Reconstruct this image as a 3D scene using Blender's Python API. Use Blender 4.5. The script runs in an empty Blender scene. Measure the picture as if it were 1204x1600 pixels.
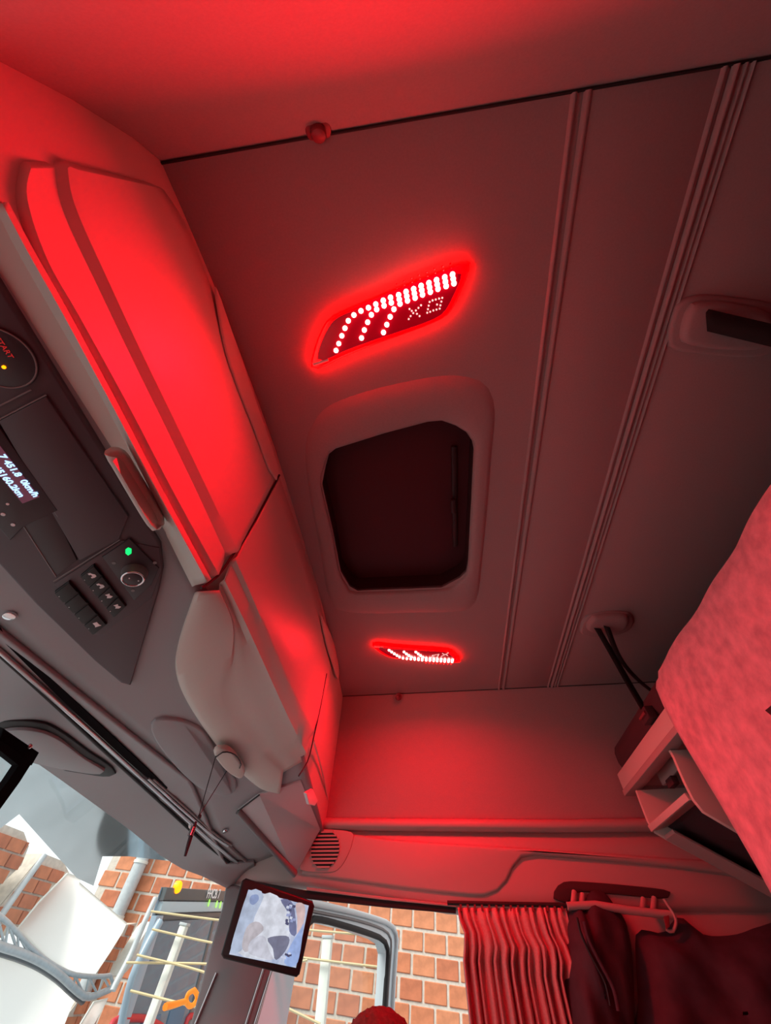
import bpy, bmesh, math, random
import numpy as np
from mathutils import Vector, Matrix
random.seed(7)
rng = np.random.RandomState(5)

# ------------------------------------------------------------------ camera
FPX = 600.0
CX, CY = 602.0, 800.0
_r = np.array([719 - CX, 1553 - CY, FPX]); RV = _r / np.linalg.norm(_r)          # cab right, in image axes
_a = 10.0; _b = (FPX * FPX + _r[0] * _a) / _r[1]
_z = np.array([_a, -_b, FPX]); ZV = _z / np.linalg.norm(_z)                       # up
FV = np.cross(RV, ZV)
if FV[0] > 0: FV = -FV                                                            # forward
sc = bpy.context.scene
COL = sc.collection
cam_d = bpy.data.cameras.new('camera'); cam = bpy.data.objects.new('camera', cam_d); COL.objects.link(cam)
cam_d.sensor_fit = 'HORIZONTAL'; cam_d.sensor_width = 36.0; cam_d.lens = FPX / 1204.0 * 36.0
cam_d.clip_start = 0.01; cam_d.clip_end = 300
e = [np.array([FV[i], -RV[i], ZV[i]]) for i in range(3)]
m = Matrix(((e[0][0], -e[1][0], -e[2][0], 0), (e[0][1], -e[1][1], -e[2][1], 0), (e[0][2], -e[1][2], -e[2][2], 0), (0, 0, 0, 1)))
cam.matrix_world = m
sc.camera = cam

# ------------------------------------------------------------------ light
w = bpy.data.worlds.new('world'); sc.world = w; w.use_nodes = True
bg = w.node_tree.nodes['Background']
bg.inputs[0].default_value = (0.93, 0.98, 1.0, 1); bg.inputs[1].default_value = 1.25
sun_d = bpy.data.lights.new('sun', 'SUN'); sun_d.energy = 4.0; sun_d.angle = math.radians(25); sun_d.color = (1.0, 0.96, 0.9)
sun = bpy.data.objects.new('sun', sun_d); COL.objects.link(sun)
sun.rotation_euler = Vector((-0.48, -0.48, -0.73)).to_track_quat('-Z', 'Y').to_euler()
sc.view_settings.view_transform = 'Standard'; sc.view_settings.look = 'None'
sc.view_settings.exposure = 0.0; sc.view_settings.gamma = 1.0; sc.view_settings.use_curve_mapping = False
LAMP_W = 13.0

# ------------------------------------------------------------------ pixel -> place
def ray(p):
    d = np.array([p[0] - CX, p[1] - CY, FPX]); return np.array([d @ FV, -(d @ RV), d @ ZV])
def onz(p, z=1.0): d = ray(p); return d * (z / d[2])
def ony(p, y): d = ray(p); return d * (y / d[1])
def onx(p, x): d = ray(p); return d * (x / d[0])
def onplane(p, o, n):
    d = ray(p); return d * (np.dot(o, n) / np.dot(d, n))
def hit(p, fn, tmax=6.0):
    d = ray(p); d = d / np.linalg.norm(d); a = 0.05; fa = fn(d * a)
    t = a
    while t < tmax:
        t2 = t + 0.05; f2 = fn(d * t2)
        if fa * f2 <= 0:
            lo, hi = t, t2
            for _ in range(40):
                mid = (lo + hi) / 2
                if fn(d * lo) * fn(d * mid) <= 0: hi = mid
                else: lo = mid
            return d * (lo + hi) / 2
        t = t2; fa = f2
    return d * tmax
WZ = [-1.1, 0.2, 0.5, 0.75, 0.85, 0.95, 1.0, 1.1]
WY = [0.26, 0.26, 0.25, 0.21, 0.185, 0.149, 0.12, 0.06]
def wl(z): return float(np.interp(z, WZ, WY))
def wr(z): return -1.92 - wl(z)
SY = [-2.3, -2.04, -1.19, -0.516, -0.073, 0.088, 0.15, 0.35]
SXV = [0.522, 0.494, 0.424, 0.403, 0.416, 0.434, 0.44, 0.46]
def sxc(y):
    return (np.interp(y - .12, SY, SXV) + np.interp(y, SY, SXV) * 2 + np.interp(y + .12, SY, SXV)) / 4
def sx(y, z): return float(sxc(y) + np.interp(y, [-2.04, -1.0], [.09, .2]) * (1 - z))
def onS(p): return hit(p, lambda P: P[0] - sx(P[1], P[2]))
def kz(x, y): return .805 - .33 * x - .33 * max(0, -1.6 - y)
def onK(p): return hit(p, lambda P: P[2] - kz(P[0], P[1]))
NS = np.array([-.98, 0, -.19]); NK = np.array([-.313, 0, -.950])
def nrm(v): v = np.asarray(v, float); return v / np.linalg.norm(v)
TILT = math.radians(5.0)                      # the truck stands on a slope: the yard outside rises towards the front
UPE = np.array([-math.sin(TILT), 0, math.cos(TILT)]); FWE = np.array([math.cos(TILT), 0, math.sin(TILT)])
LTE = np.array([0, 1.0, 0])
def ext(x, y, z): return FWE * x + LTE * y + UPE * z
GZ = -2.55                                    # ground, in the yard's own frame

# ------------------------------------------------------------------ materials
def mat(name, col, rough=.6, metal=0., noise=0., nscale=60., bump=0., bscale=300., emit=None, estr=0., trans=0., sheen=0., coat=0., spec=None):
    M = bpy.data.materials.new(name); M.use_nodes = True; nt = M.node_tree; b = nt.nodes['Principled BSDF']
    b.inputs['Base Color'].default_value = (*col, 1); b.inputs['Roughness'].default_value = rough; b.inputs['Metallic'].default_value = metal
    if spec is not None: b.inputs['Specular IOR Level'].default_value = spec
    if coat: b.inputs['Coat Weight'].default_value = coat
    if sheen: b.inputs['Sheen Weight'].default_value = sheen
    if emit: b.inputs['Emission Color'].default_value = (*emit, 1); b.inputs['Emission Strength'].default_value = estr
    if noise or bump:
        tc = nt.nodes.new('ShaderNodeTexCoord')
    if noise:
        n = nt.nodes.new('ShaderNodeTexNoise'); n.inputs['Scale'].default_value = nscale; n.inputs['Detail'].default_value = 4
        nt.links.new(tc.outputs['Object'], n.inputs['Vector'])
        r = nt.nodes.new('ShaderNodeValToRGB')
        r.color_ramp.elements[0].position = .3; r.color_ramp.elements[1].position = .7
        r.color_ramp.elements[0].color = (*[max(0, c * (1 - noise)) for c in col], 1)
        r.color_ramp.elements[1].color = (*[min(1, c * (1 + noise)) for c in col], 1)
        nt.links.new(n.outputs['Fac'], r.inputs['Fac']); nt.links.new(r.outputs['Color'], b.inputs['Base Color'])
    if bump:
        n2 = nt.nodes.new('ShaderNodeTexNoise'); n2.inputs['Scale'].default_value = bscale; n2.inputs['Detail'].default_value = 2
        nt.links.new(tc.outputs['Object'], n2.inputs['Vector'])
        bp = nt.nodes.new('ShaderNodeBump'); bp.inputs['Strength'].default_value = bump; bp.inputs['Distance'].default_value = .002
        nt.links.new(n2.outputs['Fac'], bp.inputs['Height']); nt.links.new(bp.outputs['Normal'], b.inputs['Normal'])
    return M
def glass(name, tint=(.96, .98, .97), gloss=.05):
    M = bpy.data.materials.new(name); M.use_nodes = True; nt = M.node_tree; nt.nodes.clear()
    o = nt.nodes.new('ShaderNodeOutputMaterial'); mx = nt.nodes.new('ShaderNodeMixShader'); mx.inputs[0].default_value = gloss
    t = nt.nodes.new('ShaderNodeBsdfTransparent'); t.inputs[0].default_value = (*tint, 1)
    g = nt.nodes.new('ShaderNodeBsdfGlossy'); g.inputs['Roughness'].default_value = .02
    nt.links.new(t.outputs[0], mx.inputs[1]); nt.links.new(g.outputs[0], mx.inputs[2]); nt.links.new(mx.outputs[0], o.inputs[0])
    return M
M = {}
M['lining'] = mat('lining', (.35, .275, .27), .85, noise=.04, nscale=220, bump=.15, bscale=500)
M['lockgrey'] = mat('lockgrey', (.60, .565, .51), .45, bump=.04, bscale=900)
M['sidegrey'] = mat('sidegrey', (.42, .35, .33), .55, bump=.05, bscale=800)
M['rubber'] = mat('rubber', (.012, .010, .011), .7)
M['header'] = mat('header', (.32, .335, .35), .55, bump=.1, bscale=900)
M['header2'] = mat('header2', (.18, .186, .192), .5, bump=.08, bscale=900)
M['console'] = mat('console', (.04, .030, .036), .42, bump=.05, bscale=900)
M['console2'] = mat('console2', (.075, .048, .058), .5, bump=.05, bscale=900)
M['black'] = mat('black', (.006, .005, .006), .5)
M['matteblack'] = mat('matteblack', (.008, .007, .008), .9, spec=.05)
M['strap'] = mat('strap', (.010, .008, .008), .85, bump=.3, bscale=400)
M['silver'] = mat('silver', (.55, .56, .58), .28, metal=.9)
M['chrome'] = mat('chrome', (.75, .76, .78), .12, metal=1)
M['white'] = mat('white', (.75, .75, .73), .5)
M['icon'] = mat('icon', (.8, .8, .8), .6)
M['greyline'] = mat('greyline', (.22, .2, .2), .5)
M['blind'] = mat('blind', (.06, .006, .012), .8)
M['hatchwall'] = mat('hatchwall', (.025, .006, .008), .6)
M['redlens'] = mat('redlens', (.45, .0, .02), .15, emit=(1, .0, .0), estr=26.0, coat=.5)
M['lampbase'] = mat('lampbase', (.25, .0, .012), .3, emit=(1, .0, .015), estr=.22)
M['led'] = mat('led', (1, .8, .75), .3, emit=(1, .42, .36), estr=9)
M['leddim'] = mat('leddim', (1, .8, .75), .3, emit=(1, .62, .58), estr=1.1)
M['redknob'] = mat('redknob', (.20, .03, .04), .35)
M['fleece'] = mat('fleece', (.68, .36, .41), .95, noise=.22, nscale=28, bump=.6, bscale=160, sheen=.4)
M['mattress'] = mat('mattress', (.05, .02, .025), .9, bump=.4, bscale=300)
M['curtain'] = mat('curtain', (.48, .33, .31), .9, noise=.1, nscale=200, bump=.2, bscale=500)
M['jacket'] = mat('jacket', (.035, .028, .038), .8, noise=.2, nscale=30, bump=.3, bscale=200)
M['jacket2'] = mat('jacket2', (.045, .034, .048), .8, noise=.2, nscale=30, bump=.3, bscale=200)
M['seat'] = mat('seat', (.05, .045, .05), .85, bump=.3, bscale=300)
M['skin'] = mat('skin', (.5, .3, .22), .55)
M['hair'] = mat('hair', (.10, .045, .035), .7, noise=.3, nscale=120, bump=.6, bscale=250)
M['shirt'] = mat('shirt', (.12, .12, .15), .8, bump=.2, bscale=400)
M['screen_on'] = mat('screen_on', (.02, .02, .03), .2)
M['tacho'] = mat('tacho', (.02, .01, .02), .2, emit=(.30, .06, .12), estr=.30)
M['tachotext'] = mat('tachotext', (.2, .3, .5), .4, emit=(.42, .66, 1.0), estr=1.5)
M['green'] = mat('green', (0, .4, .1), .4, emit=(0, 1, .18), estr=1.3)
M['redtext'] = mat('redtext', (.2, .0, .0), .4, emit=(1, .03, .03), estr=.35)
M['orange'] = mat('orange', (.6, .2, 0), .4, emit=(1, .25, 0), estr=3.)
M['brick'] = mat('brick', (.54, .19, .09), .85, noise=.16, nscale=9, bump=.4, bscale=60)
M['brick_b'] = mat('brick_b', (.49, .16, .078), .85, noise=.16, nscale=9, bump=.4, bscale=60)
M['brick_c'] = mat('brick_c', (.58, .225, .11), .85, noise=.16, nscale=9, bump=.4, bscale=60)
M['mortar'] = mat('mortar', (.60, .54, .46), .95, noise=.12, nscale=20, bump=.4, bscale=80)
M['road'] = mat('road', (.40, .42, .44), .9, noise=.12, nscale=3, bump=.3, bscale=40)
M['concrete'] = mat('concrete', (.55, .55, .52), .9, noise=.1, nscale=6)
M['galv'] = mat('galv', (.50, .54, .55), .5, metal=.2, noise=.08, nscale=20)
M['postw'] = mat('postw', (.70, .72, .66), .6, noise=.06, nscale=20)
M['rope'] = mat('rope', (.62, .50, .28), .8)
M['bluegrey'] = mat('bluegrey', (.30, .40, .48), .35, coat=.3)
M['busdark'] = mat('busdark', (.10, .115, .12), .3)
M['buspale'] = mat('buspale', (.46, .56, .60), .4)
M['busglass'] = mat('busglass', (.13, .20, .25), .06, spec=.8)
M['seatblue'] = mat('seatblue', (.10, .17, .25), .7)
M['red'] = mat('red', (.55, .03, .04), .4)
M['teal'] = mat('teal', (.22, .55, .55), .35, coat=.3)
M['tyre'] = mat('tyre', (.02, .02, .02), .8)
M['cardark'] = mat('cardark', (.03, .035, .04), .15)
M['glass'] = glass('glass')
M['glassd'] = glass('glassd', (.93, .97, .96), .06)
M['visor'] = mat('visor', (.52, .60, .62), .07, metal=.85)
M['sheetwhite'] = mat('sheetwhite', (.92, .92, .88), .6, noise=.02, nscale=2)
def _translucent(m_, col, k):
    nt = m_.node_tree; b = nt.nodes['Principled BSDF']; o = nt.nodes['Material Output']
    t = nt.nodes.new('ShaderNodeBsdfTranslucent'); t.inputs[0].default_value = (*col, 1); mx = nt.nodes.new('ShaderNodeMixShader'); mx.inputs[0].default_value = k
    nt.links.new(b.outputs[0], mx.inputs[1]); nt.links.new(t.outputs[0], mx.inputs[2]); nt.links.new(mx.outputs[0], o.inputs[0])
_translucent(M['sheetwhite'], (1, 1, .98), .9)
M['dash'] = mat('dash', (.34, .34, .33), .6, bump=.2, bscale=500)
M['floor'] = mat('floor', (.05, .05, .05), .9, bump=.3, bscale=300)
M['doorgrey'] = mat('doorgrey', (.62, .70, .74), .35, coat=.2)
M['key'] = mat('key', (.85, .30, .02), .5, emit=(1, .30, .01), estr=.55)  # glow put in for the dash lamp reflected in the windscreen

# ------------------------------------------------------------------ mesh helpers
def link(name, me, material=None, parent=None, smooth=False, angle=40):
    o = bpy.data.objects.new(name, me); COL.objects.link(o)
    if material is not None: me.materials.append(M[material] if isinstance(material, str) else material)
    if smooth:
        for f in me.polygons: f.use_smooth = True
        try: me.set_sharp_from_angle(angle=math.radians(angle))
        except Exception: pass
    if parent is not None: o.parent = parent
    return o
def mesh(name, verts, faces, material=None, parent=None, smooth=False, angle=40):
    me = bpy.data.meshes.new(name); me.from_pydata([tuple(map(float, v)) for v in verts], [], faces); me.validate(); me.update()
    bm = bmesh.new(); bm.from_mesh(me); bmesh.ops.recalc_face_normals(bm, faces=bm.faces); bm.to_mesh(me); bm.free()
    return link(name, me, material, parent, smooth, angle)
def tag(o, label, cat, group=None):
    o['label'] = label; o['category'] = cat
    if group: o['group'] = group
    return o
def struct(o, label=None):
    o['kind'] = 'structure'
    if label: o['label'] = label
    return o
def empty(name, label=None, cat=None, group=None):
    o = bpy.data.objects.new(name, None); COL.objects.link(o); o.empty_display_size = .05
    if label: tag(o, label, cat, group)
    return o
def smooth_line(pts, n, closed=False):
    P = np.array(pts, float); m_ = len(P); out = []
    if closed: Q = np.vstack([P[-1:], P, P[:2]]); segs = m_
    else: Q = np.vstack([2 * P[0] - P[1], P, 2 * P[-1] - P[-2]]); segs = m_ - 1
    dense = []
    for i in range(segs):
        a, b, c, d = Q[i], Q[i + 1], Q[i + 2], Q[i + 3]
        for t in np.linspace(0, 1, 16, endpoint=False):
            dense.append(.5 * ((2 * b) + (-a + c) * t + (2 * a - 5 * b + 4 * c - d) * t * t + (-a + 3 * b - 3 * c + d) * t ** 3))
    dense.append(Q[segs + 1] if not closed else dense[0])
    D = np.array(dense); L = np.concatenate([[0], np.cumsum(np.linalg.norm(np.diff(D, axis=0), axis=1))])
    s = np.linspace(0, L[-1], n, endpoint=not closed)
    return np.stack([np.interp(s, L, D[:, k]) for k in range(D.shape[1])], 1)
def poly_line(pts, n):
    D = np.array(pts, float); L = np.concatenate([[0], np.cumsum(np.linalg.norm(np.diff(D, axis=0), axis=1))])
    s = np.linspace(0, L[-1], n)
    return np.stack([np.interp(s, L, D[:, k]) for k in range(D.shape[1])], 1)
def loft(name, rows, material, parent=None, smooth=True, angle=60, solid=0., closed=False, offset=-1):
    n = len(rows[0]); V = [v for r in rows for v in r]; Fc = []
    for i in range(len(rows) - 1):
        for j in range(n if closed else n - 1):
            k = (j + 1) % n
            Fc.append((i * n + j, i * n + k, (i + 1) * n + k, (i + 1) * n + j))
    o = mesh(name, V, Fc, material, parent, smooth, angle)
    if solid:
        md = o.modifiers.new('solid', 'SOLIDIFY'); md.thickness = solid; md.offset = offset
    return o
def ring_inset(P, n, b):
    P = np.asarray(P); m_ = len(P); out = []
    for i in range(m_):
        a, c, d = P[i - 1], P[i], P[(i + 1) % m_]
        e1 = nrm(c - a + 1e-12); e2 = nrm(d - c + 1e-12)
        n1 = np.cross(n, e1); n2 = np.cross(n, e2); q = n1 + n2
        L = np.dot(q, q)
        out.append(c + (q / max(L, .6)) * 2 * b)
    return np.array(out)
def slab(name, P, n, t, material, parent=None, b=.003, smooth=True, steps=2, back=True):
    """a plate: outline P lies on its host, it stands proud by t along n with a rounded rim"""
    P = np.asarray(P, float); n = nrm(n); m_ = len(P)
    A = sum(np.cross(P[i] - P[0], P[(i + 1) % m_] - P[0]) for i in range(m_))
    if np.dot(A, n) < 0: P = P[::-1]
    rings = [P]
    if b > 0:
        b = min(b, t if t > 0 else b)
        for k in range(steps + 1):
            a = k / steps * math.pi / 2
            rings.append(ring_inset(P, n, b * (1 - math.cos(a))) + n * (t - b + b * math.sin(a)))
    else: rings.append(P + n * t)
    V = [v for r in rings for v in r]; Fc = []
    for i in range(len(rings) - 1):
        for j in range(m_):
            k = (j + 1) % m_; Fc.append((i * m_ + j, i * m_ + k, (i + 1) * m_ + k, (i + 1) * m_ + j))
    Fc.append(tuple(range((len(rings) - 1) * m_, len(rings) * m_)))
    if back: Fc.append(tuple(reversed(range(m_))))
    return mesh(name, V, Fc, material, parent, smooth, 35)
def frame_for(d):
    d = nrm(d); u = np.cross(d, [0, 0, 1.0])
    if np.linalg.norm(u) < 1e-4: u = np.array([1.0, 0, 0])
    u = nrm(u); v = np.cross(d, u); return u, v
def tube(name, pts, r, material, parent=None, n=10, cap=True):
    P = np.asarray(pts, float); rows = []
    rr = r if hasattr(r, '__len__') else [r] * len(P)
    u, v = frame_for(P[1] - P[0])
    for i in range(len(P)):
        d = P[min(i + 1, len(P) - 1)] - P[max(i - 1, 0)]; d = nrm(d)
        u = nrm(u - d * np.dot(u, d)); v = np.cross(d, u)
        rows.append([P[i] + (u * math.cos(a) + v * math.sin(a)) * rr[i] for a in np.linspace(0, 2 * math.pi, n, endpoint=False)])
    V = [q for r_ in rows for q in r_]; Fc = []
    for i in range(len(rows) - 1):
        for j in range(n):
            k = (j + 1) % n; Fc.append((i * n + j, i * n + k, (i + 1) * n + k, (i + 1) * n + j))
    if cap: Fc.append(tuple(range(n))); Fc.append(tuple(range((len(rows) - 1) * n, len(rows) * n)))
    return mesh(name, V, Fc, material, parent, True, 50)
def box(name, c, ax, h, material, parent=None, bev=.004):
    """box at c with axes ax (3 vectors) and half sizes h"""
    c = np.asarray(c, float); ax = [nrm(a) for a in ax]; V = []
    for sx_ in (-1, 1):
        for sy_ in (-1, 1):
            for sz_ in (-1, 1): V.append(c + ax[0] * h[0] * sx_ + ax[1] * h[1] * sy_ + ax[2] * h[2] * sz_)
    Fc = [(0, 1, 3, 2), (4, 6, 7, 5), (0, 4, 5, 1), (2, 3, 7, 6), (0, 2, 6, 4), (1, 5, 7, 3)]
    o = mesh(name, V, Fc, material, parent)
    if bev:
        bm = bmesh.new(); bm.from_mesh(o.data); bmesh.ops.bevel(bm, geom=list(bm.edges), offset=min(bev, min(h) * .9), segments=2, affect='EDGES', profile=.5); bm.to_mesh(o.data); bm.free()
        for f in o.data.polygons: f.use_smooth = True
        o.data.set_sharp_from_angle(angle=math.radians(35))
    return o
XYZ = [np.array([1., 0, 0]), np.array([0, 1., 0]), np.array([0, 0, 1.])]
EXT = [FWE, LTE, UPE]
def abox(name, x0, x1, y0, y1, z0, z1, material, parent=None, bev=.004):
    return box(name, ((x0 + x1) / 2, (y0 + y1) / 2, (z0 + z1) / 2), XYZ, ((x1 - x0) / 2, (y1 - y0) / 2, (z1 - z0) / 2), material, parent, bev)
def ebox(name, x0, x1, y0, y1, z0, z1, material, parent=None, bev=.004):
    c = ext((x0 + x1) / 2, (y0 + y1) / 2, (z0 + z1) / 2)
    return box(name, c, EXT, ((x1 - x0) / 2, (y1 - y0) / 2, (z1 - z0) / 2), material, parent, bev)
def disc(name, c, n, r, t, material, parent=None, seg=24, b=.002):
    u, v = frame_for(n); P = [np.asarray(c) + (u * math.cos(a) + v * math.sin(a)) * r for a in np.linspace(0, 2 * math.pi, seg, endpoint=False)]
    return slab(name, P, n, t, material, parent, b)
def holed(name, outer, hole, n, t, material, parent=None):
    """flat plate with one hole, thickness t along n"""
    bm = bmesh.new(); ed = []
    for loop in (outer, hole):
        vs = [bm.verts.new(tuple(p)) for p in loop]
        for i in range(len(vs)): ed.append(bm.edges.new((vs[i], vs[(i + 1) % len(vs)])))
    bmesh.ops.triangle_fill(bm, use_beauty=True, use_dissolve=False, edges=ed)
    g = bmesh.ops.extrude_face_region(bm, geom=list(bm.faces))
    bmesh.ops.translate(bm, verts=[x for x in g['geom'] if isinstance(x, bmesh.types.BMVert)], vec=Vector(tuple(nrm(n) * t)))
    bmesh.ops.recalc_face_normals(bm, faces=bm.faces)
    me = bpy.data.meshes.new(name); bm.to_mesh(me); bm.free()
    return link(name, me, material, parent)
def text(name, body, o, xdir, ydir, size, material, parent=None, align='LEFT', ext_=.0006, bold=0.):
    cu = bpy.data.curves.new(name, 'FONT'); cu.body = body; cu.size = size; cu.extrude = ext_; cu.align_x = align; cu.offset = bold
    tmp = bpy.data.objects.new(name, cu); COL.objects.link(tmp)
    dg = bpy.context.evaluated_depsgraph_get(); me = bpy.data.meshes.new_from_object(tmp.evaluated_get(dg))
    bpy.data.objects.remove(tmp); bpy.data.curves.remove(cu)
    x = nrm(xdir); y = nrm(np.asarray(ydir, float) - x * np.dot(x, ydir)); z = np.cross(x, y)
    mw = Matrix(((x[0], y[0], z[0], o[0]), (x[1], y[1], z[1], o[1]), (x[2], y[2], z[2], o[2]), (0, 0, 0, 1)))
    me.transform(mw); me.name = name
    return link(name, me, material, parent)
def Sp(px, off=0.): return np.array([onS(p) + NS * off for p in px])
def Kp(px, off=0.): return np.array([onK(p) + NK * off for p in px])
def Zp(px, z=1.): return np.array([onz(p, z) for p in px])

# ================================================================== THE CAB SHELL
XB = -1.45                                    # rear wall
DOWN = np.array([0, 0, -1.0])
# ceiling: three lining panels, two moulded ribs, hatch surround
hatch_px = [(503, 757), (508, 730), (514, 709), (524, 701), (600, 677), (668, 659), (690, 657), (712, 665), (728, 675), (737, 688), (740, 702), (735, 800), (731, 878), (728, 893), (718, 903), (690, 918), (558, 923), (546, 916), (532, 893), (520, 830)]
hatch = Zp(hatch_px)
ceil = struct(empty('ceiling'), 'red lit pale roof lining with hatch and moulded ribs')
xr1, xr2 = -.345, -.60
outer = [(.62, .118, 1), (.62, -2.038, 1), (xr1, -2.038, 1), (xr1, .118, 1)]
holed('lining_panel', [np.array(p) for p in outer], hatch, (0, 0, 1), .01, 'lining', ceil)
for a, b_ in ((xr1 - .012, xr2 + .0), (xr2 - .012, XB)):
    abox('lining_panel', b_, a, -2.038, .118, 1.0, 1.012, 'lining', ceil, bev=.006)
def bead(x, wdt, hgt, name='rib'):
    ys = np.linspace(-2.036, .116, 24); rows = []
    for k in range(7):
        t = k / 6; rows.append([(x - wdt / 2 + wdt * t, y, 1.004 - hgt * math.sin(math.pi * t) - .004) for y in ys])
    return loft(name, rows, 'lining', ceil)
bead(-.338, .012, .005); bead(-.362, .016, .006)
abox('rib_groove', -.358, -.344, -2.036, .116, 1.003, 1.016, 'lining', ceil, 0)
for x, w_, h_ in ((-.588, .012, .005), (-.606, .014, .009), (-.622, .010, .005), (-.634, .008, .006)): bead(x, w_, h_)
abox('rib_groove', -.612, -.590, -2.036, .116, 1.003, 1.014, 'lining', ceil, 0)
sur_px = [(478, 690), (500, 645), (530, 626), (600, 604), (690, 587), (735, 590), (762, 605), (773, 640), (768, 700), (760, 800), (750, 900), (744, 940), (720, 955), (640, 957), (560, 958), (518, 944), (500, 860), (482, 760)]
sur = Zp(smooth_line(sur_px, 56, True))
def surround(name):
    inner = Zp([tuple(np.array([620, 795]) + (np.array(p) - np.array([620, 795])) * 1.012) for p in hatch_px])
    rings = []
    inn = smooth_line(inner, 56, True)
    ce = sur.mean(0)
    # align start angles
    ang = lambda q: np.arctan2(q[:, 1] - ce[1], q[:, 0] - ce[0])
    def resort(q):
        a = ang(q); order = np.argsort(a); q = q[order]; a = a[order]
        tt = np.linspace(-math.pi, math.pi, 96, endpoint=False)
        return np.stack([np.interp(tt, a, q[:, k], period=2 * math.pi) for k in range(3)], 1)
    o_, i_ = resort(sur), resort(smooth_line(inner, 240, True))
    for t, d in ((0, 0.0), (.12, .006), (.28, .010), (.6, .012), (.92, .012), (1.0, .006), (1.0, -.012)):
        rings.append(o_ * (1 - t) + i_ * t + DOWN * d)
    return loft(name, rings, 'lining', ceil, closed=True, angle=70)
surround('hatch_surround')
# roof hatch
hat = empty('roof_hatch', 'dark roof hatch opening with chamfered corners in the ceiling', 'hatch')
hh = np.array(hatch)
rows = [hh + np.array([0, 0, .001]), hh + np.array([0, 0, .03]), hh * np.array([1, 1, 1]) + np.array([0, 0, .075])]
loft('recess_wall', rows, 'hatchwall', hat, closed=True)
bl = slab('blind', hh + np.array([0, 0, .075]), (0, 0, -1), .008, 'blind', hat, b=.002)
hx0, hx1 = hh[:, 0].min(), hh[:, 0].max(); hy0, hy1 = hh[:, 1].min(), hh[:, 1].max()
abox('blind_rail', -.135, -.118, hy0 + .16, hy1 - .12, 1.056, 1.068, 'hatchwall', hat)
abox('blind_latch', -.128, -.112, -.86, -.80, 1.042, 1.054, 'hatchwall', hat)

# roof skin (keeps the daylight out)
struct(abox('roof_skin', XB - .02, 1.28, -2.30, .38, 1.13, 1.16, 'header', None, 0))

# ---- side walls
xs_w = np.linspace(.95, XB, 40)
zr = [1.012, 1.0, .985, .97, .95, .92, .88, .85, .8, .75, .7, .65, .6, .55, .5, .49, .44]
wright = struct(empty('wall_right'), 'red lit moulded side lining with ledge above the passenger door')
loft('upper_lining', [[(x, wr(z), z) for x in xs_w] for z in zr], 'lining', wright, solid=.02, offset=1)
lz = lambda x: .455 + .0 * x
def zlow(x): return .195 + .075 * float(np.clip((x - .0) / .6, 0, 1))
def led_rows():
    prof = [(.492, .000), (.484, .022), (.474, .032), (.462, .034), (.452, .028), (.446, .012), (.442, .004)]
    return [[(x, wr(.49) + d, z + .02 * np.clip((x - .0), -.5, .6)) for x in xs_w] for z, d in prof]
loft('ledge', led_rows(), 'sidegrey', wright, solid=.015, offset=1)
def low_rows():
    rows = []
    for t, d in ((0, .004), (.25, .006), (.5, .012), (.75, .016), (.9, .014), (.97, .004), (1.0, -.02), (1.0, -.06)):
        rows.append([(x, wr(.49) + d, (.442 + .02 * np.clip(x, -.5, .6)) * (1 - t) + zlow(x) * t) for x in xs_w])
    return rows
loft('lower_panel', low_rows(), 'sidegrey', wright, solid=.012, offset=1)
YR = wr(.49) + .008
pad_px = [(518, 1306), (620, 1313), (760, 1322), (900, 1331), (1040, 1341), (1150, 1350), (1200, 1380), (1120, 1366), (1000, 1351), (900, 1342), (838, 1337), (815, 1340), (803, 1352), (793, 1375), (780, 1392), (762, 1400), (735, 1401), (640, 1391), (560, 1380), (478, 1368), (470, 1362)]
slab('raised_pad', [ony(p, YR) for p in smooth_line(pad_px, 70, True)], (0, 1, 0), .016, 'sidegrey', wright, b=.012, steps=3)
# window opening: rubber strip and light strip along its top
def strip(name, px, y, t, material, parent, b=.002): return slab(name, [ony(p, y) for p in px], (0, 1, 0), t, material, parent, b)
strip('window_seal', [(395, 1377), (480, 1392), (600, 1407), (712, 1419), (712, 1428), (600, 1418), (480, 1405), (395, 1391)], YR + .0, .012, 'rubber', wright)
strip('seal_lip', [(480, 1387), (600, 1402), (712, 1414), (712, 1418), (600, 1407), (480, 1392)], YR + .003, .016, 'sidegrey', wright)
# wall behind the door opening and sill
abox('rear_side_wall', XB, -.36, YR - .07, YR - .01, -1.05, .24, 'sidegrey', wright)
abox('sill_wall', -.36, .90, YR - .07, YR - .03, -1.05, -.95, 'header', wright)
sh = abox('wall_shelf', -1.40, -.42, YR - .02, -1.80, -.115, -.075, 'sidegrey', wright, bev=.012)
# left wall
wleft = struct(empty('wall_left'), 'red lit moulded side lining above the driver')
loft('upper_lining', [[(x, wl(z), z) for x in xs_w] for z in zr], 'lining', wleft, solid=.02, offset=1)
abox('lower_lining', XB, .93, .235, .27, .20, .49, 'sidegrey', wleft)
abox('rear_side_wall', XB, -.30, .24, .28, -1.05, .2, 'sidegrey', wleft)
dcur = loft('added_curtain', [[(x, .245 + .012 * math.sin(x * 75), z) for x in np.linspace(-.32, .93, 160)] for z in (.21, -.1, -.4)], 'curtain', wleft)  # unseen curtain, added to hold back daylight from the driver's window
abox('door_panel', -.30, .93, .26, .32, -1.05, -.38, 'header', wleft)
win3 = struct(empty('window_3'), 'driver side window')
mesh('pane', [(-.30, .27, -.38), (.93, .27, -.38), (.93, .27, .2), (-.30, .27, .2)], [(0, 1, 2, 3)], 'glass', win3)
# seams between roof lining and walls
t1 = tube('trim_1', [(x, .117, .9995) for x in np.linspace(.6, XB, 12)], .0024, 'rubber'); struct(t1)
t2 = tube('trim_2', [(x, -2.036, .9995) for x in np.linspace(.6, XB, 12)], .0022, 'rubber'); struct(t2)
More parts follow.
